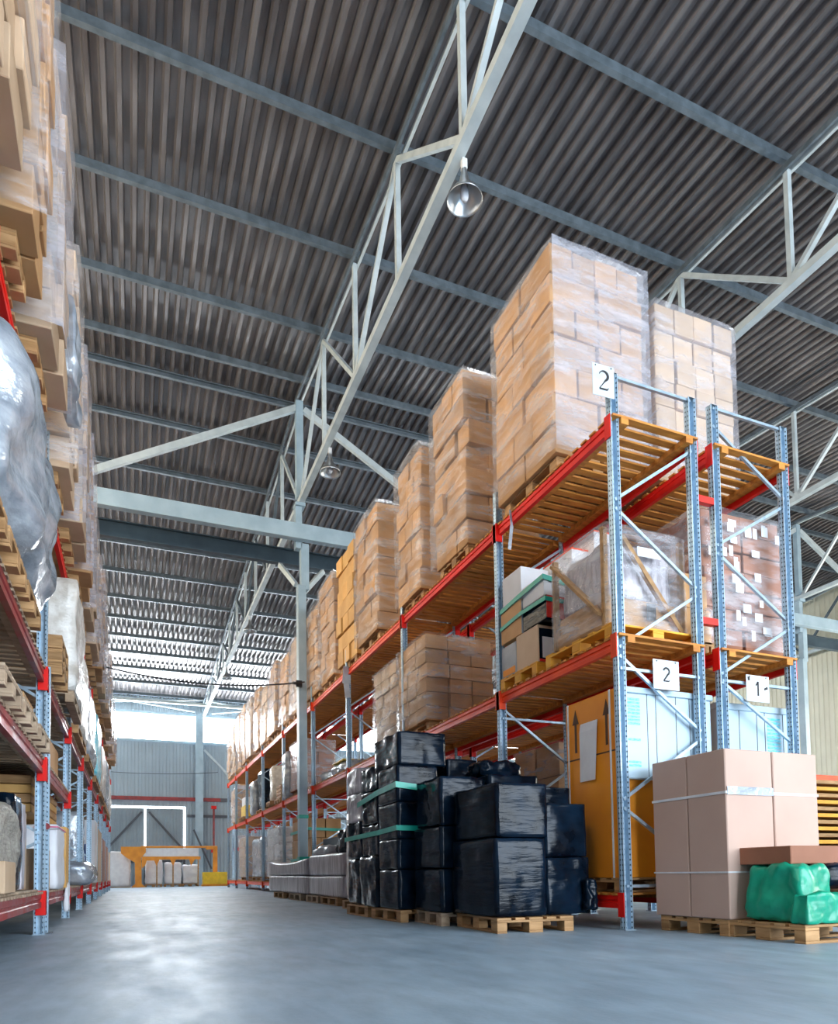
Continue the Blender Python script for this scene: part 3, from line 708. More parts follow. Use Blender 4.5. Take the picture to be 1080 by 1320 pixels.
# strapped mixed goods
pallet(4.95, 7.18, ZM, 1.15, .84, 'wooden pallet under the green strapped appliance boxes', 'wood_orange')
zb = ZM + .146
def cr(*a, **k): return crate(*a, **k)
a_ = cr('appliance_box', 'low wooden coloured box with photo print, near one on the strapped pallet', 'box', 4.40, 4.92, 6.76, 7.24, zb, zb + .44, 'carton_light')
sheet('printed_panel', 'black_film', a_, -.24, .25, -.246, -.241, .02, .40); sheet('white_labels', 'paper', a_, -.2, .1, -.249, -.246, .05, .3); sheet('red_edge', 'red_plastic', a_, -.24, .25, -.25, -.246, .0, .03)
a_ = cr('appliance_box', 'dark printed low box at the far end of the strapped pallet', 'box', 4.40, 4.92, 7.25, 7.6, zb, zb + .40, 'grey_plastic')
sheet('orange_print', 'carton_ochre', a_, -.265, -.26, -.15, .14, .02, .10)
a_ = cr('appliance_box', 'tall carton held by two green straps, middle layer far end', 'box', 4.40, 4.86, 7.12, 7.6, zb + .445, zb + .88, 'carton_tan')
sheet('foil_panel', 'silver_film', a_, -.22, .22, -.246, -.241, .01, .42)
a_ = cr('appliance_box', 'flat black box with red end below the green straps', 'box', 4.42, 4.86, 6.60, 7.1, zb + .46, zb + .74, 'black_film')
sheet('red_end', 'red_plastic', a_, -.215, .215, -.256, -.25, .01, .27)
a_ = cr('appliance_box', 'white box with curved print just above the black and red box', 'box', 4.42, 4.85, 6.64, 7.1, zb + .745, zb + 1.0, 'carton_white')
cr('appliance_box', 'tall grey white box on top of the strapped carton', 'box', 4.42, 4.82, 7.13, 7.58, zb + .885, zb + 1.30, 'carton_white')
for i, (x, y, h) in enumerate(((4.98, 6.72, 1.42), (5.22, 6.6, 1.62))):
    a_ = cr('appliance_box', 'white box with red rim behind the strapped boxes, %s' % ('nearer the aisle' if i == 0 else 'farther in and higher'), 'box', x - .1, x + .35, y, y + .6, zb, zb + h, 'carton_white')
    MB().box(-.23, .23, -.305, .305, h - .015, h + .004).build('red_rim', 'orange_red_paint', a_)
def strap(label, pts, h=.05, mat='green_strap', th=.006):
    mb = MB()
    for p, q_ in zip(pts[:-1], pts[1:]):
        p = Vector(p); q_ = Vector(q_); mb.hexa([p, q_, q_ + Vector((0, 0, h)), p + Vector((0, 0, h)), p + Vector((-th, -th, 0)), q_ + Vector((-th, -th, 0)), q_ + Vector((-th, -th, h)), p + Vector((-th, -th, h))])
    return tag(mb.build('binding_strap', mat, off=pts[0]), label, 'strap')
strap('upper green strap round the white appliance boxes on the middle shelf', [(4.39, 7.61, zb + .84), (4.385, 7.12, zb + .88), (4.405, 6.63, zb + .93), (4.86, 6.62, zb + .86)], .06)
strap('lower green strap round the black and red box on the middle shelf', [(4.39, 7.61, zb + .62), (4.385, 7.12, zb + .66), (4.40, 6.585, zb + .66), (4.87, 6.585, zb + .64)], .05)
# second bay
load(4.38, 5.62, 9.98, 11.2, ZM, 1.42, 'big carton load on the middle shelf', 6, 3, 3, 'carton_tan', 41, 'stretch_film', label='wide wrapped load of tan cartons on the middle shelf, second bay', alt=False)
load(4.42, 5.5, 11.38, 12.6, ZM, 1.42, 'narrow load left of the big carton load', 6, 2, 3, 'carton_light', 42, 'stretch_film', label='wrapped load of pale cartons on the middle shelf, third bay', alt=False)
# rear rack: large brown cartons with labels
load(5.80, 7.02, 5.62, 7.1, ZM, 1.56, 'brown carton stack with white labels', 7, 2, 3, 'carton_brown', 43, 'stretch_film', alt=False,
     label='large wrapped stack of brown cartons with white labels on the rear rack')
rn = random.Random(5); lb = thing('shipping_labels', None, None)
bpy.data.objects.remove(lb)
ls = [o for o in C.objects if o.get('label', '').startswith('large wrapped stack of brown')][0]
for i in range(30):
    x = rn.uniform(-.56, .5); z = rn.uniform(.08, 1.42); w = rn.choice((.06, .1, .12)); h = rn.choice((.1, .12, .08))
    MB().box(x, x + w, -.772 - i * .0008, -.7715 - i * .0008, z, z + h).build('paper_label', 'paper', ls)
load(5.8, 6.95, 7.9, 10.2, ZM, 1.3, 'rear rack middle load in the second bay', 4, 2, 4, 'carton_brown', 44, 'stretch_film', label='brown wrapped load deep on the rear rack middle shelf, second bay', detail=False)
# farther bays, middle shelf
load(4.45, 5.45, 19.1, 20.4, ZM, 1.42, 'silver edged load', 4, 2, 2, 'carton_brown', 45, 'stretch_film_heavy', label='brown wrapped load with silver edge on the middle shelf by the column', detail=False, alt=False)
soft('foil_roll', 'tall silver wrapped roll on the middle shelf just left of the column', 'wrapped roll', 4.3, 4.62, 20.45, 21.0, ZM + .004, ZM + 1.45, 'silver_film', 7, .04, rnd=.14)
soft('wrapped_tubes', 'low heap of film wrapped metal parts on the middle shelf, fourth bay', 'wrapped goods', 4.5, 5.4, 14.7, 17.1, ZM + .004, ZM + .28, 'silver_film', 9, .08, 4, 12, .1)
tag(MB().box(4.48, 4.9, 15.0, 15.9, ZM + .3, ZM + .33).build('yellow_tray', 'yellow_bin', off=(4.7, 15.5, ZM + .28)), 'small yellow tray on the wrapped metal parts, fourth bay', 'tray')
pallet(4.9, 22.0, ZM, 1.1, .8, 'wooden pallet under the small slatted box, middle shelf', 'wood', detail=False)
wb = thing('slatted_box', 'small slatted wood box on a pallet, middle shelf beyond the column', 'wooden box', (4.85, 22.0, ZM + .146))
for i in range(4): MB().box(-.45, .45, -.36, .36, .11 * i, .11 * i + .09).build('slat_row', 'wood', wb)
soft('foil_roll', 'thin tall wrapped roll beside the small slatted box', 'wrapped roll', 4.35, 4.75, 22.75, 23.4, ZM + .15, ZM + 1.35, 'pale_film', 8, .04, rnd=.12)
pallet(4.7, 23.05, ZM, .9, .7, 'wooden pallet under the thin tall wrapped roll', 'wood', detail=False)
soft('black_wrapped_load', 'black wrapped load on the middle shelf in the seventh bay', 'wrapped load', 4.5, 5.5, 25.1, 26.6, ZM + .15, ZM + 1.6, 'black_film', 10, .03)
pallet(4.95, 25.9, ZM, 1.0, 1.4, 'wooden pallet under the black load in the seventh bay', 'wood', detail=False)
soft('foil_roll', 'silver wrapped bundle beside the black load, seventh bay', 'wrapped roll', 4.35, 4.8, 26.75, 27.6, ZM + .02, ZM + 1.35, 'silver_film', 12, .05, rnd=.12)
crate('storage_bin', 'yellow storage bin on the middle shelf near the rack far end', 'bin', 4.4, 5.1, 29.0, 30.1, ZM + .15, ZM + .62, 'yellow_bin')
crate('storage_bin', 'white box on the yellow bin near the rack far end', 'box', 4.42, 5.05, 29.1, 30.0, ZM + .622, ZM + .98, 'carton_white')
pallet(4.8, 29.55, ZM, 1.0, 1.2, 'wooden pallet under the yellow bin', 'wood', detail=False)
load(4.4, 5.4, 31.9, 33.2, ZM, 1.5, 'pale load at the far end', 4, 2, 2, 'carton_light', 46, 'stretch_film_heavy', label='pale wrapped cartons on the middle shelf at the rack far end', detail=False)

# ------------------------------------------------------------------ bottom level of the right rack
ZB0 = .354
pallet(5.05, 5.98, ZB0, 1.15, .95, 'wooden pallet under the tall ochre carton', 'wood')
oc = thing('tall_carton', 'tall ochre carton with printed arrows standing behind the front rack post', 'carton', (5.05, 5.93, ZB0 + .146))
obj('body', box_mesh(1.15, .84, 1.90, 'carton_ochre'), oc)
for yy in (-.35, .36): sheet('edge_strap', 'white_strap', oc, -.585, -.578, yy, yy + .022, 0, 1.9)
for yy in (-.28, .24):
    m_ = MB(); m_.box(-.579, -.576, yy - .018, yy + .018, 1.35, 1.68); m_.prism([(yy - .055, 1.66), (yy + .055, 1.66), (yy, 1.82)], 'x', -.579, -.576); m_.build('printed_arrow', 'brown_ink', oc)
sheet('tape_line', 'brown_ink', oc, -.578, -.5755, -.42, .42, 1.27, 1.285)
dp = MB()
pz = [(1.64, -.15, .14, .0), (1.55, -.15, .145, .012), (1.30, -.12, .155, .004), (1.02, -.10, .155, .010)]
for (z1, a1, b1, o1), (z0, a0, b0, o0) in zip(pz[:-1], pz[1:]):
    xa, xb = -.585 - o1, -.585 - o0
    dp.hexa([(xb, a0, z0), (xb, b0, z0), (xa, b1, z1), (xa, a1, z1), (xb - .004, a0, z0), (xb - .004, b0, z0), (xa - .004, b1, z1), (xa - .004, a1, z1)])
dp.build('document_pouch', 'paper', oc)
cv = MB().box(-.56, .60, -.50, -.425, .98, 1.84).build('front_cover', 'blue_white_panel', oc, bevel=.01); cv['label'] = 'pale blue front cover sheet'
MB().box(-.58, .62, -.515, -.41, 1.84, 1.90).build('cover_rim', 'blue_white_panel', oc, bevel=.006)
for x in (-.25, -.14, .12, .30, .52): sheet('dark_line', 'dark_trim', oc, x, x + .007, -.503, -.5, .99, 1.84)
for z0, z1 in ((1.52, 1.80), (1.36, 1.42), (1.10, 1.2)):
    n = int((z1 - z0) / .035)
    for i in range(n): sheet('cyan_print', 'cyan_ink', oc, -.50, -.34, -.503, -.5, z0 + i * .035, z0 + i * .035 + .024)
pallet(6.4, 6.1, ZB0, 1.2, 1.1, 'wooden pallet under the pale blue panelled crate on the rear rack', 'wood')
pc = thing('panelled_crate', 'pale blue panelled crate on the rear rack behind the strapped bundle', 'crate', (6.42, 6.05, ZB0 + .146))
obj('body', box_mesh(1.18, 1.06, 1.80, 'blue_white_panel'), pc)
MB().box(-.6, .6, -.545, .54, 1.80, 1.87).build('rim', 'blue_white_panel', pc, bevel=.006)
for x in (-.28, -.02, .10, .38): sheet('dark_line', 'dark_trim', pc, x, x + .007, -.534, -.53, .02, 1.8)
for i in range(14): sheet('cyan_print', 'cyan_ink', pc, .14, .34, -.534, -.53, 1.2 + i * .04, 1.2 + i * .04 + .026)
# carton column behind, seen between black boxes and the ochre carton
load(5.72, 6.7, 8.3, 9.5, ZB0, 1.95, 'shiny orange carton stack deep in the rack', 4, 2, 2, 'carton_tan', 51, 'stretch_film', label='orange brown carton stack deep in the rack left of the ochre carton', alt=False)
load(4.5, 5.4, 18.3, 20.5, ZB0, 1.62, 'green banded cartons', 3, 2, 3, 'carton_tan', 52, None, label='tall tan cartons with green bands, bottom level beyond the column', detail=False, jit=.008)
for z in (.95, 1.75): strap('green band round the tall tan cartons beyond the column, %s' % ('lower' if z < 1.2 else 'upper'), [(4.47, 20.55, z), (4.465, 18.26, z + .03), (5.45, 18.27, z)], .08)
load(4.45, 5.4, 22.0, 24.3, ZB0, 1.65, 'white carton load', 3, 2, 2, 'carton_white', 53, 'stretch_film', label='white wrapped cartons on the bottom level, sixth bay', detail=False, alt=False)
soft('foil_load', 'silver wrapped load on the bottom level, seventh bay', 'wrapped load', 4.45, 5.4, 25.3, 27.6, ZB0 + .15, ZB0 + 1.6, 'silver_film', 21, .05)
pallet(4.92, 26.4, ZB0, .95, 2.2, 'wooden pallet under the silver load, seventh bay', 'wood', detail=False)
load(4.45, 5.4, 29.0, 31.0, ZB0, 1.7, 'pale wrapped load', 4, 2, 2, 'carton_light', 54, 'stretch_film_heavy', label='pale wrapped cartons on the bottom level, eighth bay', detail=False)
crate('moving_box', 'dark grey plastic chest on the rack floor level behind the grey bundles', 'box', 4.5, 5.4, 14.8, 16.9, ZB0, ZB0 + 1.1, 'dark_beam')
load(4.5, 5.4, 11.2, 13.8, ZB0, 1.5, 'bottom level load in the third bay', 4, 2, 3, 'carton_brown', 55, 'stretch_film', label='brown wrapped cartons behind the black boxes, bottom level third bay', detail=False)

# ------------------------------------------------------------------ floor stock: strapped bundle at the right
pallet(5.22, 4.80, 0, 1.06, .80, 'wooden pallet under the strapped brown carton bundle', 'wood', rz=0)
sb = thing('strapped_bundle', 'big bundle of tall pinkish brown cartons tied with white straps', 'carton bundle', (5.22, 4.80, .146))
for i in range(2):
    for j in range(2):
        w_ = .55 if i else .55
        obj('carton', box_mesh(.546, .436, 1.455, 'carton_pale', .008), sb, (-.55 + .275 + i * .56, -.22 + j * .445 - .002, 0))
for z in (1.08, .40):
    m_ = MB(); x0, x1, y0, y1 = -.553, .563, -.443, .445
    for a, b2 in (((x0, y0), (x1, y0)), ((x1, y0), (x1, y1)), ((x1, y1), (x0, y1)), ((x0, y1), (x0, y0))): m_.bar((a[0], a[1], z), (b2[0], b2[1], z), .006, .022 if z > 1 else .014)
    m_.build('white_strap', 'white_strap', sb)
MB().box(-.54, .0, -.450, -.445, 1.06, 1.13).build('clear_tape', 'silver_film', sb)
# right: pallet with green tarp bag, carton, long flat carton
pallet(5.27, 4.05, 0, 1.15, .78, 'wooden pallet under the green tarp bag at the right edge', 'wood', rz=-.03)
soft('tarp_bag', 'green tarp bag bulging on the right edge pallet', 'bag', 4.72, 5.16, 3.72, 4.3, .148, .60, 'green_tarp', 31, .05, 5, 18, .04, taper=.22)
soft('tarp_bag', 'lower green tarp parcel folded at the pallet corner', 'bag', 4.70, 5.12, 3.66, 3.80, .148, .38, 'green_tarp', 33, .03, 6, 16, .02)
crate('flat_carton', 'low brown carton right of the green tarp bag', 'carton', 5.20, 5.85, 3.68, 4.4, .148, .40, 'carton_brown')
soft('black_bag', 'black plastic heap between the low carton and the long flat carton', 'bag', 5.12, 5.9, 3.8, 4.45, .402, .60, 'black_film', 34, .05, 4, 9, .06)
fc = crate('flat_carton', 'long flat brown carton lying across the green bag and black heap', 'carton', 4.80, 6.3, 3.85, 4.42, .606, .75, 'carton_brown', rz=-.02)
# rack in the next aisle seen past the bundle
og = thing('stacked_pallets', 'tall pile of slatted orange pallets in the next aisle, far right', 'pallet pile', (13.6, 10.2, 0))
for i in range(11): MB().box(-2.0, 2.5, -.9, 1.6, .9 + i * .13, .97 + i * .13).build('pallet_layer', 'wood_orange' if i % 2 else 'wood', og)
MB().box(-2.0, 2.5, -.9, 1.6, 0, .45).build('lower_crate', 'wood_orange', og); MB().box(-2.0, 2.5, -.85, 1.5, .47, .86).build('upper_crate', 'wood', og)
crate('red_tray', 'orange red steel tray on top of the slatted pallet pile', 'tray', 11.9, 13.4, 9.4, 10.8, 2.272, 2.39, 'orange_red_paint')
crate('metal_frame', 'pale metal profiles lying behind the bundle at the right edge', 'metal parts', 9.0, 12.5, 7.4, 8.2, .0, .9, 'galvanised')

# ------------------------------------------------------------------ black wrapped boxes, front pallet
pallet(3.60, 6.12, 0, .80, 1.05, 'wooden pallet under the front black boxes', 'wood', rz=-.09)
pallet(3.50, 7.12, 0, .80, .85, 'wooden pallet under the second row of front black boxes', 'wood_grey', rz=-.05)
def bb(label, x0, x1, y0, y1, z0, z1, seed, amp=.010, rz=.0, mat='black_film', rnd=.014, n=14, sc=4, nm='black_wrapped_box'):
    return soft(nm, label, 'wrapped box', x0, x1, y0, y1, z0, z1, mat, seed, amp, sc, n, rnd, rz)
bb('largest black wrapped box, bottom front of the front pallet', 3.17, 3.72, 5.66, 6.62, .150, .90, 1)
bb('black wrapped box with white glare, top front of the front pallet', 3.20, 3.76, 5.68, 6.60, .904, 1.43, 2)
bb('black wrapped box, lower right of the front pallet with loose film', 3.76, 4.26, 5.72, 6.45, .150, .71, 3, .02)
bb('black wrapped box, upper right of the front pallet', 3.76, 4.24, 5.72, 6.4, .714, 1.25, 4)
bb('black wrapped box low at the back of the front pallet', 3.06, 3.70, 6.66, 7.40, .150, .62, 5)
bb('black wrapped box at half height behind the front pair', 3.06, 3.70, 6.66, 7.40, .624, 1.08, 6)
bb('upper black wrapped box behind the front pair, tilted top', 3.08, 3.62, 6.68, 7.36, 1.084, 1.62, 7, .02)
bb('black box with grey lid edge, third column of front pallet', 3.74, 4.3, 6.6, 7.3, .150, 1.2, 8)
bb('black wrapped box topmost in the middle of the front group', 3.66, 4.28, 6.65, 7.25, 1.204, 1.66, 9)
bb('small black wrapped box beside the middle rack post', 4.30, 4.36 + .45, 6.9, 7.3, ZB0 + .9, ZB0 + 1.26, 10) if False else None
bb('crumpled black bag lying on the middle black boxes', 3.68, 4.2, 6.85, 7.3, 1.664, 1.86, 11, .06, rnd=.06, sc=6, nm='black_bag')
bb('small flat black box just right of the crumpled bag', 3.78, 4.22, 5.95, 6.40, 1.254, 1.44, 12)
sk = MB().path([(3.80, 5.705, .58), (3.9, 5.70, .60), (4.05, 5.705, .57), (4.2, 5.71, .58)], .006, 5)
bb('hanging loose black film at the right corner of the front pallet', 4.16, 4.28, 5.62, 5.72, .18, .5, 13, .03, rnd=.03, sc=8, nm='loose_film')
# second black pallet, further down the aisle
pallet(3.30, 7.98, 0, .80, 1.0, 'wooden pallet under the green strapped black tower', 'wood', rz=.02)
pallet(3.30, 9.12, 0, .80, .95, 'wooden pallet under the rear part of the black tower', 'wood', rz=.0)
zs = [.15, .72, 1.0, 1.40, 1.86]
c0 = [('bottom', .15, .62), ('second', .624, .98), ('third', .984, 1.42), ('fourth', 1.424, 1.86)]
for nth, z0, z1 in c0:
    bb('black wrapped box, %s layer of the strapped tower corner' % nth, 2.90, 3.42, 7.50, 8.18, z0, z1, int(z0 * 100))
bb('large black wrapped box on top of the strapped tower', 2.93, 3.55, 7.52, 8.40, 1.864, 2.27, 61, .016)
for nth, z0, z1 in (('bottom', .15, .80), ('second', .804, 1.22), ('third', 1.224, 1.66), ('top', 1.664, 1.98)):
    bb('black wrapped box, %s of the column behind the tower corner' % nth, 2.92 - (.03 if nth == 'bottom' else 0), 3.42, 8.24, 8.92, z0, z1, 70 + int(z0 * 10), .024)
for nth, z0, z1 in (('bottom', .15, .78), ('second', .784, 1.3), ('third', 1.304, 1.7), ('top', 1.704, 2.06)):
    bb('grey black wrapped box, %s of the farthest column of the tower' % nth, 2.93, 3.42, 8.98, 9.62, z0, z1, 90 + int(z0 * 10), .028, mat='grey_film' if nth in ('top', 'third') else 'black_film')
bb('black wrapped box low on the rack side of the tower', 3.45, 3.98, 7.55, 8.3, .15, 1.05, 101)
bb('black wrapped box midway on the rack side of the tower', 3.45, 3.98, 7.55, 8.3, 1.054, 1.62, 102)
bb('black wrapped box high on the rack side of the tower', 3.60, 4.02, 7.6, 8.3, 1.624, 1.98, 103)
strap('upper green strap round the black tower', [(2.885, 9.0, 1.48), (2.89, 8.2, 1.56), (2.875, 7.48, 1.585), (3.45, 7.475, 1.53)], .07)
strap('lower green strap round the black tower', [(2.885, 9.6, 1.04), (2.89, 8.2, 1.06), (2.875, 7.48, 1.08), (3.50, 7.475, 1.07)], .06)
# pale wrapped columns between tower and grey bundles
for i, (y, z) in enumerate(((10.35, 1.55), (10.75, 1.5))):
    pass
pallet(3.62, 10.6, 0, .70, .95, 'wooden pallet under the pale wrapped columns', 'wood', detail=True)
soft('foil_column', 'pale wrapped column of boxes next to the black tower', 'wrapped load', 3.32, 3.95, 10.15, 10.55, .15, 1.62, 'pale_film', 110, .02, 4, 10, .03)
soft('foil_column', 'thinner pale wrapped column left of the first', 'wrapped load', 3.32, 3.95, 10.6, 11.0, .15, 1.58, 'pale_film', 111, .02, 4, 10, .03)
crate('small_carton', 'small light carton on top of the pale wrapped columns', 'carton', 3.45, 3.85, 10.2, 10.55, 1.66, 1.9, 'carton_light')
# long grey film wrapped bundles
wav = lambda x, y: .10 * math.sin((y + .2) * 3.0)
pallet(3.8, 12.5, 0, .75, 1.2, 'wooden pallet under the nearer end of the grey bundles', 'wood')
pallet(3.8, 13.8, 0, .75, 1.0, 'wooden pallet under the grey bundles, second from near', 'wood_grey')
pallet(3.8, 15.4, 0, .75, 1.2, 'wooden pallet under the grey bundles, before the column', 'wood_grey')
pallet(3.72, 17.2, 0, .60, 1.2, 'wooden pallet under the far end of the grey bundles', 'wood')
soft('wrapped_bundle', 'near lower grey film wrapped bundle on the floor pallets', 'wrapped bundle', 3.46, 4.14, 11.65, 14.2, .148, .54, 'grey_film', 120, .015, 2, 14, .05)
soft('wrapped_bundle', 'near upper grey film wrapped bundle', 'wrapped bundle', 3.46, 4.14, 11.65, 14.2, .545, .96, 'grey_film', 121, .015, 2, 14, .05)
soft('wrapped_bundle', 'far lower grey film wrapped bundle reaching past the column', 'wrapped bundle', 3.44, 4.05, 14.25, 18.6, .148, .55, 'grey_film', 122, .015, 2, 14, .05)
soft('wrapped_bundle', 'far upper grey film wrapped bundle with sagging top', 'wrapped bundle', 3.44, 4.05, 14.25, 18.6, .556, .93, 'grey_film', 123, .015, 2, 14, .05, top=lambda x, y: -.09 * math.sin((y + .5) * PI))
soft('crumpled_bag', 'crumpled grey white bag on the grey bundles by the column', 'bag', 3.6, 4.1, 13.2, 14.6, .965, 1.16, 'grey_plastic', 124, .10, 2.2, 12, .08)
soft('crumpled_bag', 'small dark bag beside the crumpled grey one', 'bag', 3.7, 4.1, 12.2, 13.0, .962, 1.42, 'black_film', 125, .08, 3, 9, .1)

# ================================================================== the left rack's goods
ZLT = 4.824
lefts = [(3.55, 4.7, 2.35, 'carton_light', 'stretch_film', 'nearest'), (4.95, 5.72, 2.5, 'carton_tan', 'stretch_film', 'second'), (5.95, 7.0, 2.4, 'carton_light', 'stretch_film_heavy', 'third'), (7.95, 8.95, 2.45, 'carton_light', 'stretch_film', 'fourth'),
         (9.25, 10.4, 2.3, 'carton_light', 'stretch_film_heavy', 'fifth'), (10.7, 11.9, 2.05, 'carton_tan', 'stretch_film_heavy', 'sixth'), (12.2, 13.4, 1.8, 'carton_light', 'stretch_film_heavy', 'seventh'),
         (14.0, 15.2, 1.7, 'carton_light', 'stretch_film_heavy', 'eighth'), (15.6, 16.8, 2.1, 'carton_tan', 'stretch_film_heavy', 'ninth'), (17.2, 18.4, 2.0, 'carton_light', 'stretch_film_heavy', 'tenth'),
         (18.8, 20., 1.9, 'carton_light', 'stretch_film_heavy', 'eleventh'), (20.5, 22.0, 1.8, 'carton_tan', 'stretch_film_heavy', 'twelfth'), (22.5, 24.0, 1.9, 'carton_light', 'stretch_film_heavy', 'thirteenth'),
         (25.0, 26.5, 1.6, 'carton_light', 'stretch_film_heavy', 'fourteenth'), (28.0, 29.5, 1.5, 'carton_tan', 'stretch_film_heavy', 'last')]
for i, (a, b_, h, m_, fl, nth) in enumerate(lefts):
    load(-2.0, -.60 + .012 * (i % 3), a, b_, ZLT, h, '%s carton stack on the left rack top shelf' % nth, 7, 3 if i % 2 else 2, 2, m_, 200 + i, fl,
         label='%s %s carton stack along the left rack top shelf' % (nth, 'tan' if m_ == 'carton_tan' else 'pale'), detail=a < 12, jit=.03, pover=.30)
soft('hanging_film', 'loose clear film hanging from the cartons at the top left', 'plastic film', -.62, -.50, 6.9, 7.7, 5.25, 6.15, 'silver_film', 220, .08, 4, 10, .03, taper=.3)
ZL2 = 2.774
pallet(-1.35, 4.6, ZL2, 1.2, .8, 'wooden pallet under the near end of the silver bundle, left rack', 'wood')
pallet(-1.35, 5.5, ZL2, 1.2, .8, 'wooden pallet under the middle of the silver bundle, left rack', 'wood')
pallet(-1.35, 6.4, ZL2, 1.2, .8, 'wooden pallet under the far end of the silver bundle, left rack', 'wood')
soft('silver_bundle', 'huge crumpled silver film bundle on the left rack middle shelf', 'wrapped bundle', -1.95, -.64, 4.7, 7.1, ZL2 + .148, ZL2 + 1.36, 'silver_film', 221, .12, 1.8, 18, .25)
pallet(-1.3, 8.6, ZL2, 1.2, .8, 'upper wooden pallet pile base, second bay left rack', 'wood')
pallet(-1.3, 8.62, ZL2 + .145, 1.2, .8, 'wooden pallet, second in the pile of the left rack', 'wood')
pallet(-1.3, 8.6, ZL2 + .29, 1.2, .8, 'wooden pallet, topmost in the pile of the left rack', 'wood')
soft('white_bundle', 'bright white wrapped sheets on the left rack middle shelf', 'wrapped load', -1.9, -.64, 9.4, 10.9, ZL2 + .15, ZL2 + 1.55, 'pale_film', 222, .04, 3, 10, .05)
pallet(-1.27, 10.15, ZL2, 1.2, 1.4, 'wooden pallet under the white wrapped sheets, left rack', 'wood_grey')
for i, (a, b_, h, m_) in enumerate(((11.4, 13.6, 1.5, 'pale_film'), (14.2, 16.4, 1.4, 'silver_film'), (17.2, 19.6, 1.6, 'cyan_film'), (20.3, 22.8, 1.4, 'pale_film'), (23.4, 25.9, 1.5, 'silver_film'), (26.5, 29.0, 1.3, 'pale_film'))):
    soft('wrapped_load', '%s on the left rack middle shelf, %s bay' % ({'pale_film': 'pale wrapped goods', 'silver_film': 'silver wrapped goods', 'cyan_film': 'cyan wrapped goods'}[m_], bay[i + 2]), 'wrapped load', -1.85, -.72, a, b_, ZL2 + .15, ZL2 + h, m_, 230 + i, .05, 3, 10, .06)
    pallet(-1.3, (a + b_) / 2, ZL2, 1.1, b_ - a - .1, 'wooden pallet on the left rack middle shelf, %s bay' % bay[i + 2], 'wood', detail=False)
# low shelf 1.8
ZL1 = 1.824
for i, y in enumerate((5.4, 6.3, 7.3)):
    pallet(-1.33, y, ZL1, 1.15, .8, 'wooden pallet on the left rack low shelf, %s from the near end' % bay[i], 'wood_grey')
    crate('wooden_box', 'worn wooden box on the left rack low shelf, %s from the near end' % bay[i], 'box', -1.8, -.9, y - .33, y + .33, ZL1 + .147, ZL1 + .36 + .04 * i, 'wood')
for i, y in enumerate((8.7, 10.2)):
    crate('carton', 'pale carton on the left rack low shelf, second bay, %s' % ('near' if i == 0 else 'far'), 'carton', -1.8, -.95, y - .5, y + .5, ZL1 + .002, ZL1 + .5, 'carton_white' if i == 0 else 'carton_tan')
# bottom level
ZL0 = .444
for i, y in enumerate((5.6, 7.05)): crate('floor_board', 'grey plywood sheet on the left rack bottom level, %s' % ('near' if i == 0 else 'far'), 'board', -1.85, -.85, y - .65, y + .65, ZL0 + .001, ZL0 + .025, 'wood_grey')
soft('sack_pile', 'wrapped heap of grey sacks at the lower left edge', 'sacks', -1.6, -.88, 5.75, 6.65, ZL0 + .028, ZL0 + .72, 'gravel_sack', 240, .05, 4, 12, .12)
crate('small_carton', 'small pale carton in front of the grey sacks, lower left', 'carton', -1.05, -.82, 5.55, 5.74 + .3, ZL0 + .028, ZL0 + .26, 'carton_light')
soft('black_wrapped_box', 'black wrapped box in the lower left behind the grey sacks', 'wrapped box', -1.75, -.93, 6.75, 7.2, ZL0 + .028, ZL0 + .88, 'black_film', 241, .02, 4, 10, .03)
soft('grey_wrapped_box', 'grey striped wrapped parcel between black box and tall carton', 'wrapped box', -1.7, -.93, 7.22, 7.45, ZL0 + .028, ZL0 + .84, 'grey_film', 242, .02, 4, 9, .03)
crate('tall_carton', 'tall narrow tan carton against the first left rack post', 'carton', -1.6, -.96, 7.5, 7.72, ZL0 + .028, ZL0 + .78, 'carton_light')
for i in range(4): crate('timber_board', 'long timber board stacked under the low shelf, %s from the bottom' % bay[i], 'board', -1.75, -.98, 8.2, 10.9, 1.28 + i * .1, 1.37 + i * .1, 'wood' if i % 2 else 'carton_yellow')
crate('board_support', 'grey chest carrying the timber boards in the left rack', 'chest', -1.85, -1.25, 8.3, 10.8, ZL0 + .002, 1.278, 'galvanised')
ws = soft('white_sack', 'big white fabric sack on the left rack bottom level', 'sack', -1.22, -.80, 9.0, 9.9, ZL0 + .002, ZL0 + .76, 'paper', 243, .03, 3, 10, .04)
tie = MB().box(-.02, .22, -.5, .48, .7, .76).build('sack_flap', 'paper', ws, bevel=.02); MB().box(-.025, .225, -.51, .49, .72, .735).build('pink_stripe', 'pink_strap', tie)
crate('small_carton', 'small tan carton by the white sack near the second post', 'carton', -1.18, -.86, 8.3, 8.85, ZL0 + .002, ZL0 + .45, 'carton_light')
for i, x in enumerate((-.86, -1.06)): crate('plank', 'tall upright yellow plank in the left rack, %s' % ('front' if i == 0 else 'back'), 'plank', x - .06, x + .06, 10.2 + .4 * i, 10.62 + .4 * i, ZL0 + .002, 1.26, 'carton_yellow')
soft('cloth_tail', 'white plastic rag dangling below the left rack bottom beam', 'rag', -.84, -.78, 10.35, 10.6, .12, .5, 'paper', 244, .03, 5, 7, .02, taper=.3)
soft('foil_coil', 'silver film wrapped coil bulging into the aisle, left rack', 'coil', -1.5, -.62, 13.2, 15.2, ZL0 + .002, ZL0 + .42, 'silver_film', 245, .06, 3, 12, .18)
soft('foil_load', 'upright silver bundle behind the coil, left rack', 'wrapped load', -1.7, -.95, 15.4, 16.7, ZL0 + .002, ZL0 + 1.5, 'silver_film', 246, .05, 3, 9, .08)
crate('blue_drum_box', 'blue plastic box on the left rack bottom level', 'box', -1.6, -.95, 17.2, 18.2, ZL0 + .002, ZL0 + .9, 'blue_plastic')
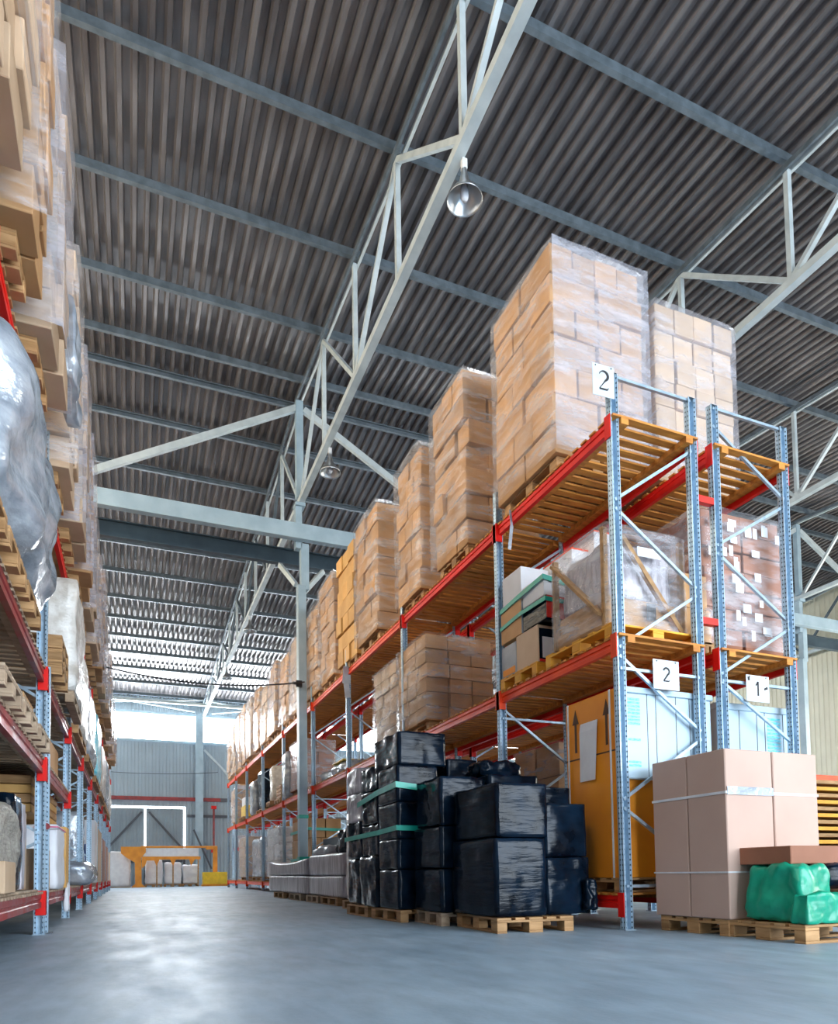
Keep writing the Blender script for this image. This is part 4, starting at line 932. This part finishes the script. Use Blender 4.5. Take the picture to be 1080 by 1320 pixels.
for i, (a, b_, m_) in enumerate(((18.6, 19.8, 'carton_white'), (20.4, 22.6, 'carton_light'), (23.6, 25.8, 'carton_brown'), (26.6, 28.8, 'carton_brown'), (29.7, 32, 'carton_light'))):
    crate('carton', '%s carton on the left rack bottom level, %s from the far end' % ({'carton_white': 'white', 'carton_light': 'pale tan', 'carton_brown': 'brown'}[m_], ['fifth', 'fourth', 'third', 'second', 'first'][i]), 'carton', -1.8, -.82, a, b_, ZL0 + .002, ZL0 + 1.55 - .1 * i, m_)

# ================================================================== far end: orange machine and white loads
mc = thing('wrapping_machine', 'orange steel frame machine standing across the far end of the aisle', 'machine', (2.2, 40., 0)); mo = (2.2, 40, 0)
def mp_(n, m, *a): MB().box(*a).build(n, m, mc, mo, bevel=.01)
MB().prism([(.0, 0), (.75, 0), (.55, .2), (.52, 1.6), (.75, 1.9), (.75, 2.2), (-.5, 2.2), (-.5, 1.85), (-.2, 1.6), (.2, 1.35), (.22, .2)], 'y', 39.9, 40.1).build('frame_post', 'machine_orange', mc, mo)
mp_('top_beam', 'machine_orange', .5, 4.1, 39.92, 40.08, 2.14, 2.24)
mp_('white_panel', 'paper', .6, 3.5, 39.95, 40.05, 1.66, 2.13)
MB().prism([(.55, 1.66), (3.6, 1.66), (3.6, 1.5), (3.3, 1.5), (3.1, 1.15), (3.0, 1.5), (2.3, 1.5), (2.15, 1.15), (2.0, 1.5), (1.45, 1.5), (1.3, 1.15), (1.18, 1.45), (.8, 1.45), (.72, 1.2), (.55, 1.0)], 'y', 39.9, 40.1).build('lower_arch', 'machine_orange', mc, mo)
for x in (1.28, 2.12, 3.45): mp_('thin_leg', 'wood', x, x + .07, 39.93, 40.05, 0, 1.55)
mp_('right_post', 'machine_orange', 4.28, 4.52, 39.9, 40.1, 0, 2.25); mp_('right_arm', 'machine_orange', 3.9, 4.3, 39.9, 40.1, 2.05, 2.25)
mp_('base_box', 'yellow_bin', 3.7, 5.0, 39.5, 40.1, .1, .78); mp_('base_skid', 'machine_orange', 3.65, 5.05, 39.45, 40.15, 0, .1)
soft('white_wrapped_load', 'white wrapped load left of the orange machine', 'wrapped load', -1.5, -.02, 40.3, 41.5, .05, 1.95, 'paper', 300, .04, 2, 10, .05)
crate('load_base', 'low dark skid under the white load left of the machine', 'skid', -1.5, .0, 40.3, 41.5, 0, .048, 'wood_grey')
for i, x in enumerate((.75, 1.75, 2.7)):
    pallet(x + .42, 41.0, 0, .9, 1.0, 'wooden pallet behind the orange machine, %s from left' % bay[i], 'wood', detail=False)
    soft('white_wrapped_load', 'white wrapped goods behind the orange machine, %s from left' % bay[i], 'wrapped load', x, x + .88, 40.5, 41.5, .148, 1.5 - .15 * i, 'paper', 301 + i, .05, 2.5, 9, .08)
cr_ = thing('cross_rack', 'rack with red beams standing across behind the right rack end', 'rack', (5.6, 38.3, 0)); co = (5.6, 38.3, 0)
for x in (5.25, 8.4):
    for y in (38.0, 39.0): MB().box(x - .05, x + .05, y - .035, y + .035, 0, 5.0).build('post', 'rack_post', cr_, co)
for z in (1.95, 3.7, .2):
    for y in (38.0, 39.0): MB().box(5.3, 8.35, y - .03, y + .03, z, z + .13).build('beam', 'red_paint', cr_, co)
    MB().box(5.3, 8.35, 38.0, 39.0, z + .131, z + .16).build('shelf_board', 'wood_grey', cr_, co)
soft('pink_bundle', 'flat pinkish bundle on the cross rack', 'wrapped bundle', 5.35, 8.3, 38.05, 38.95, 2.112, 2.75, 'grey_film', 310, .04, 2, 9, .05)
crate('carton', 'brown carton on the cross rack upper shelf', 'carton', 5.3, 6.2, 38.05, 38.95, 3.862, 4.7, 'carton_brown')
soft('grey_bundle', 'grey bundle on the brown carton of the cross rack', 'wrapped bundle', 5.3, 6.2, 38.05, 38.95, 4.702, 5.5, 'grey_film', 311, .04, 2, 9, .05)
crate('small_carton', 'small pale carton crowning the cross rack', 'carton', 5.55, 5.95, 38.3, 38.7, 5.502, 6.1, 'carton_light')

# ================================================================== light and camera
w = bpy.data.worlds.new('World'); bpy.context.scene.world = w; w.use_nodes = True
N = w.node_tree.nodes; L = w.node_tree.links; bg = N['Background']
tc = N.new('ShaderNodeTexCoord'); sx = N.new('ShaderNodeSeparateXYZ'); L.new(tc.outputs['Generated'], sx.inputs[0])
rp = N.new('ShaderNodeValToRGB'); rp.color_ramp.elements[0].position = .45; rp.color_ramp.elements[0].color = (.55, .56, .56, 1)
rp.color_ramp.elements[1].position = .52; rp.color_ramp.elements[1].color = (.80, .92, 1.12, 1)
mr = N.new('ShaderNodeMapRange'); mr.inputs['From Min'].default_value = -1; L.new(sx.outputs['Z'], mr.inputs['Value']); L.new(mr.outputs[0], rp.inputs[0])
L.new(rp.outputs[0], bg.inputs['Color']); bg.inputs['Strength'].default_value = 3.
def area(name, loc, rot, sx_, sy_, e, col):
    l = bpy.data.lights.new(name, 'AREA'); l.shape = 'RECTANGLE'; l.size = sx_; l.size_y = sy_; l.energy = e; l.color = col
    o = bpy.data.objects.new(name, l); C.objects.link(o); o.location = loc; o.rotation_euler = rot; return o
area('back_window_daylight', (8, YB - .35, 9.7), (R(-96), 0, 0), 26, 1.5, 4000, (.9, .96, 1))
tag(MB().box(XL + .04, XL + .07, -4, 40, 8.4, 10.6).build('fill_pane_left', 'side_fill_glow'), kind='structure')  # unseen glowing pane, added as warm fill for the right stacks
tag(MB().box(XR_ - .07, XR_ - .04, -7, 19, 3.5, 7.5).build('fill_pane_right', 'side_fill_glow'), kind='structure')  # unseen glowing pane, added as fill from the right
tag(MB().box(XL - .3, -2.4, YF - .3, YF, 0, 12.4).box(15.4, XR_ + .3, YF - .3, YF, 0, 12.4).box(-2.4, 2.6, YF - .3, YF, 0, 12.4).box(2.6, 15.4, YF - .3, YF, 5.6, 7.6).box(2.6, 15.4, YF - .3, YF, 10.2, 12.4).build('wall_front', 'wall_steel'), kind='structure')
tag(MB().box(2.6, 15.4, YF - .3, YF - .28, 7.6, 10.2).build('fill_pane_front', 'front_fill_glow'), kind='structure')  # unseen glowing pane behind the camera, added for front light
area('gate_daylight', (9, YF - .1, 2.9), (R(90), 0, 0), 12.6, 5.4, GATE, (.80, .91, 1))
area('front_fill', (9, YF - .1, 8.9), (R(84), 0, 0), 12.6, 2.5, GATE * .32, (.82, .92, 1))  # added fill light at the upper front pane
area('left_fill', (XL + .12, 16, 9.5), (0, R(-80), 0), 2.1, 40, 1800, (1, .78, .52))  # added warm fill light, brightens the aisle-facing carton sides
area('right_fill', (XR_ - .15, 6, 5.5), (0, R(90), 0), 3.9, 25, 2200, (1, .92, .80))  # added fill light from the unseen part of the right wall
cam = bpy.data.cameras.new('camera'); co = bpy.data.objects.new('camera', cam); C.objects.link(co)
F, CX, CY = 885., 528.6, 1083.
cam.sensor_fit = 'HORIZONTAL'; cam.sensor_width = 36; cam.lens = F * 36 / 1080
cam.shift_x = -(CX - 540) / 1080; cam.shift_y = (CY - 660) / 1080
yaw, pitch, roll = R(22.15), R(2.72), R(-.83)
f = Vector((math.sin(yaw) * math.cos(pitch), math.cos(yaw) * math.cos(pitch), math.sin(pitch)))
r0 = Vector((math.cos(yaw), -math.sin(yaw), 0)); u0 = r0.cross(f)
r_ = r0 * math.cos(roll) + u0 * math.sin(roll); u_ = -r0 * math.sin(roll) + u0 * math.cos(roll)
mw = Matrix((r_, u_, -f)).transposed().to_4x4(); mw.translation = (0, 0, .58); co.matrix_world = mw
cam.clip_end = 200; bpy.context.scene.camera = co
sc = bpy.context.scene
sc.view_settings.view_transform = 'Standard'; sc.view_settings.look = 'None'; sc.view_settings.gamma = 1; sc.view_settings.exposure = .12
sc.cycles.use_denoising = True; sc.cycles.max_bounces = 8; sc.cycles.transparent_max_bounces = 16; sc.cycles.diffuse_bounces = 4
sc.cycles.sample_clamp_indirect = 8

# things of one kind share a group
plural = {}
for o in list(C.objects):
    if o.parent is None and o.get('label') and not o.get('kind'): plural.setdefault(o.name.split('.')[0], []).append(o)
for nm, os_ in plural.items():
    if len(os_) > 1:
        for o in os_:
            if 'group' not in o: o['group'] = nm.replace('_', ' ') + 's in the warehouse'
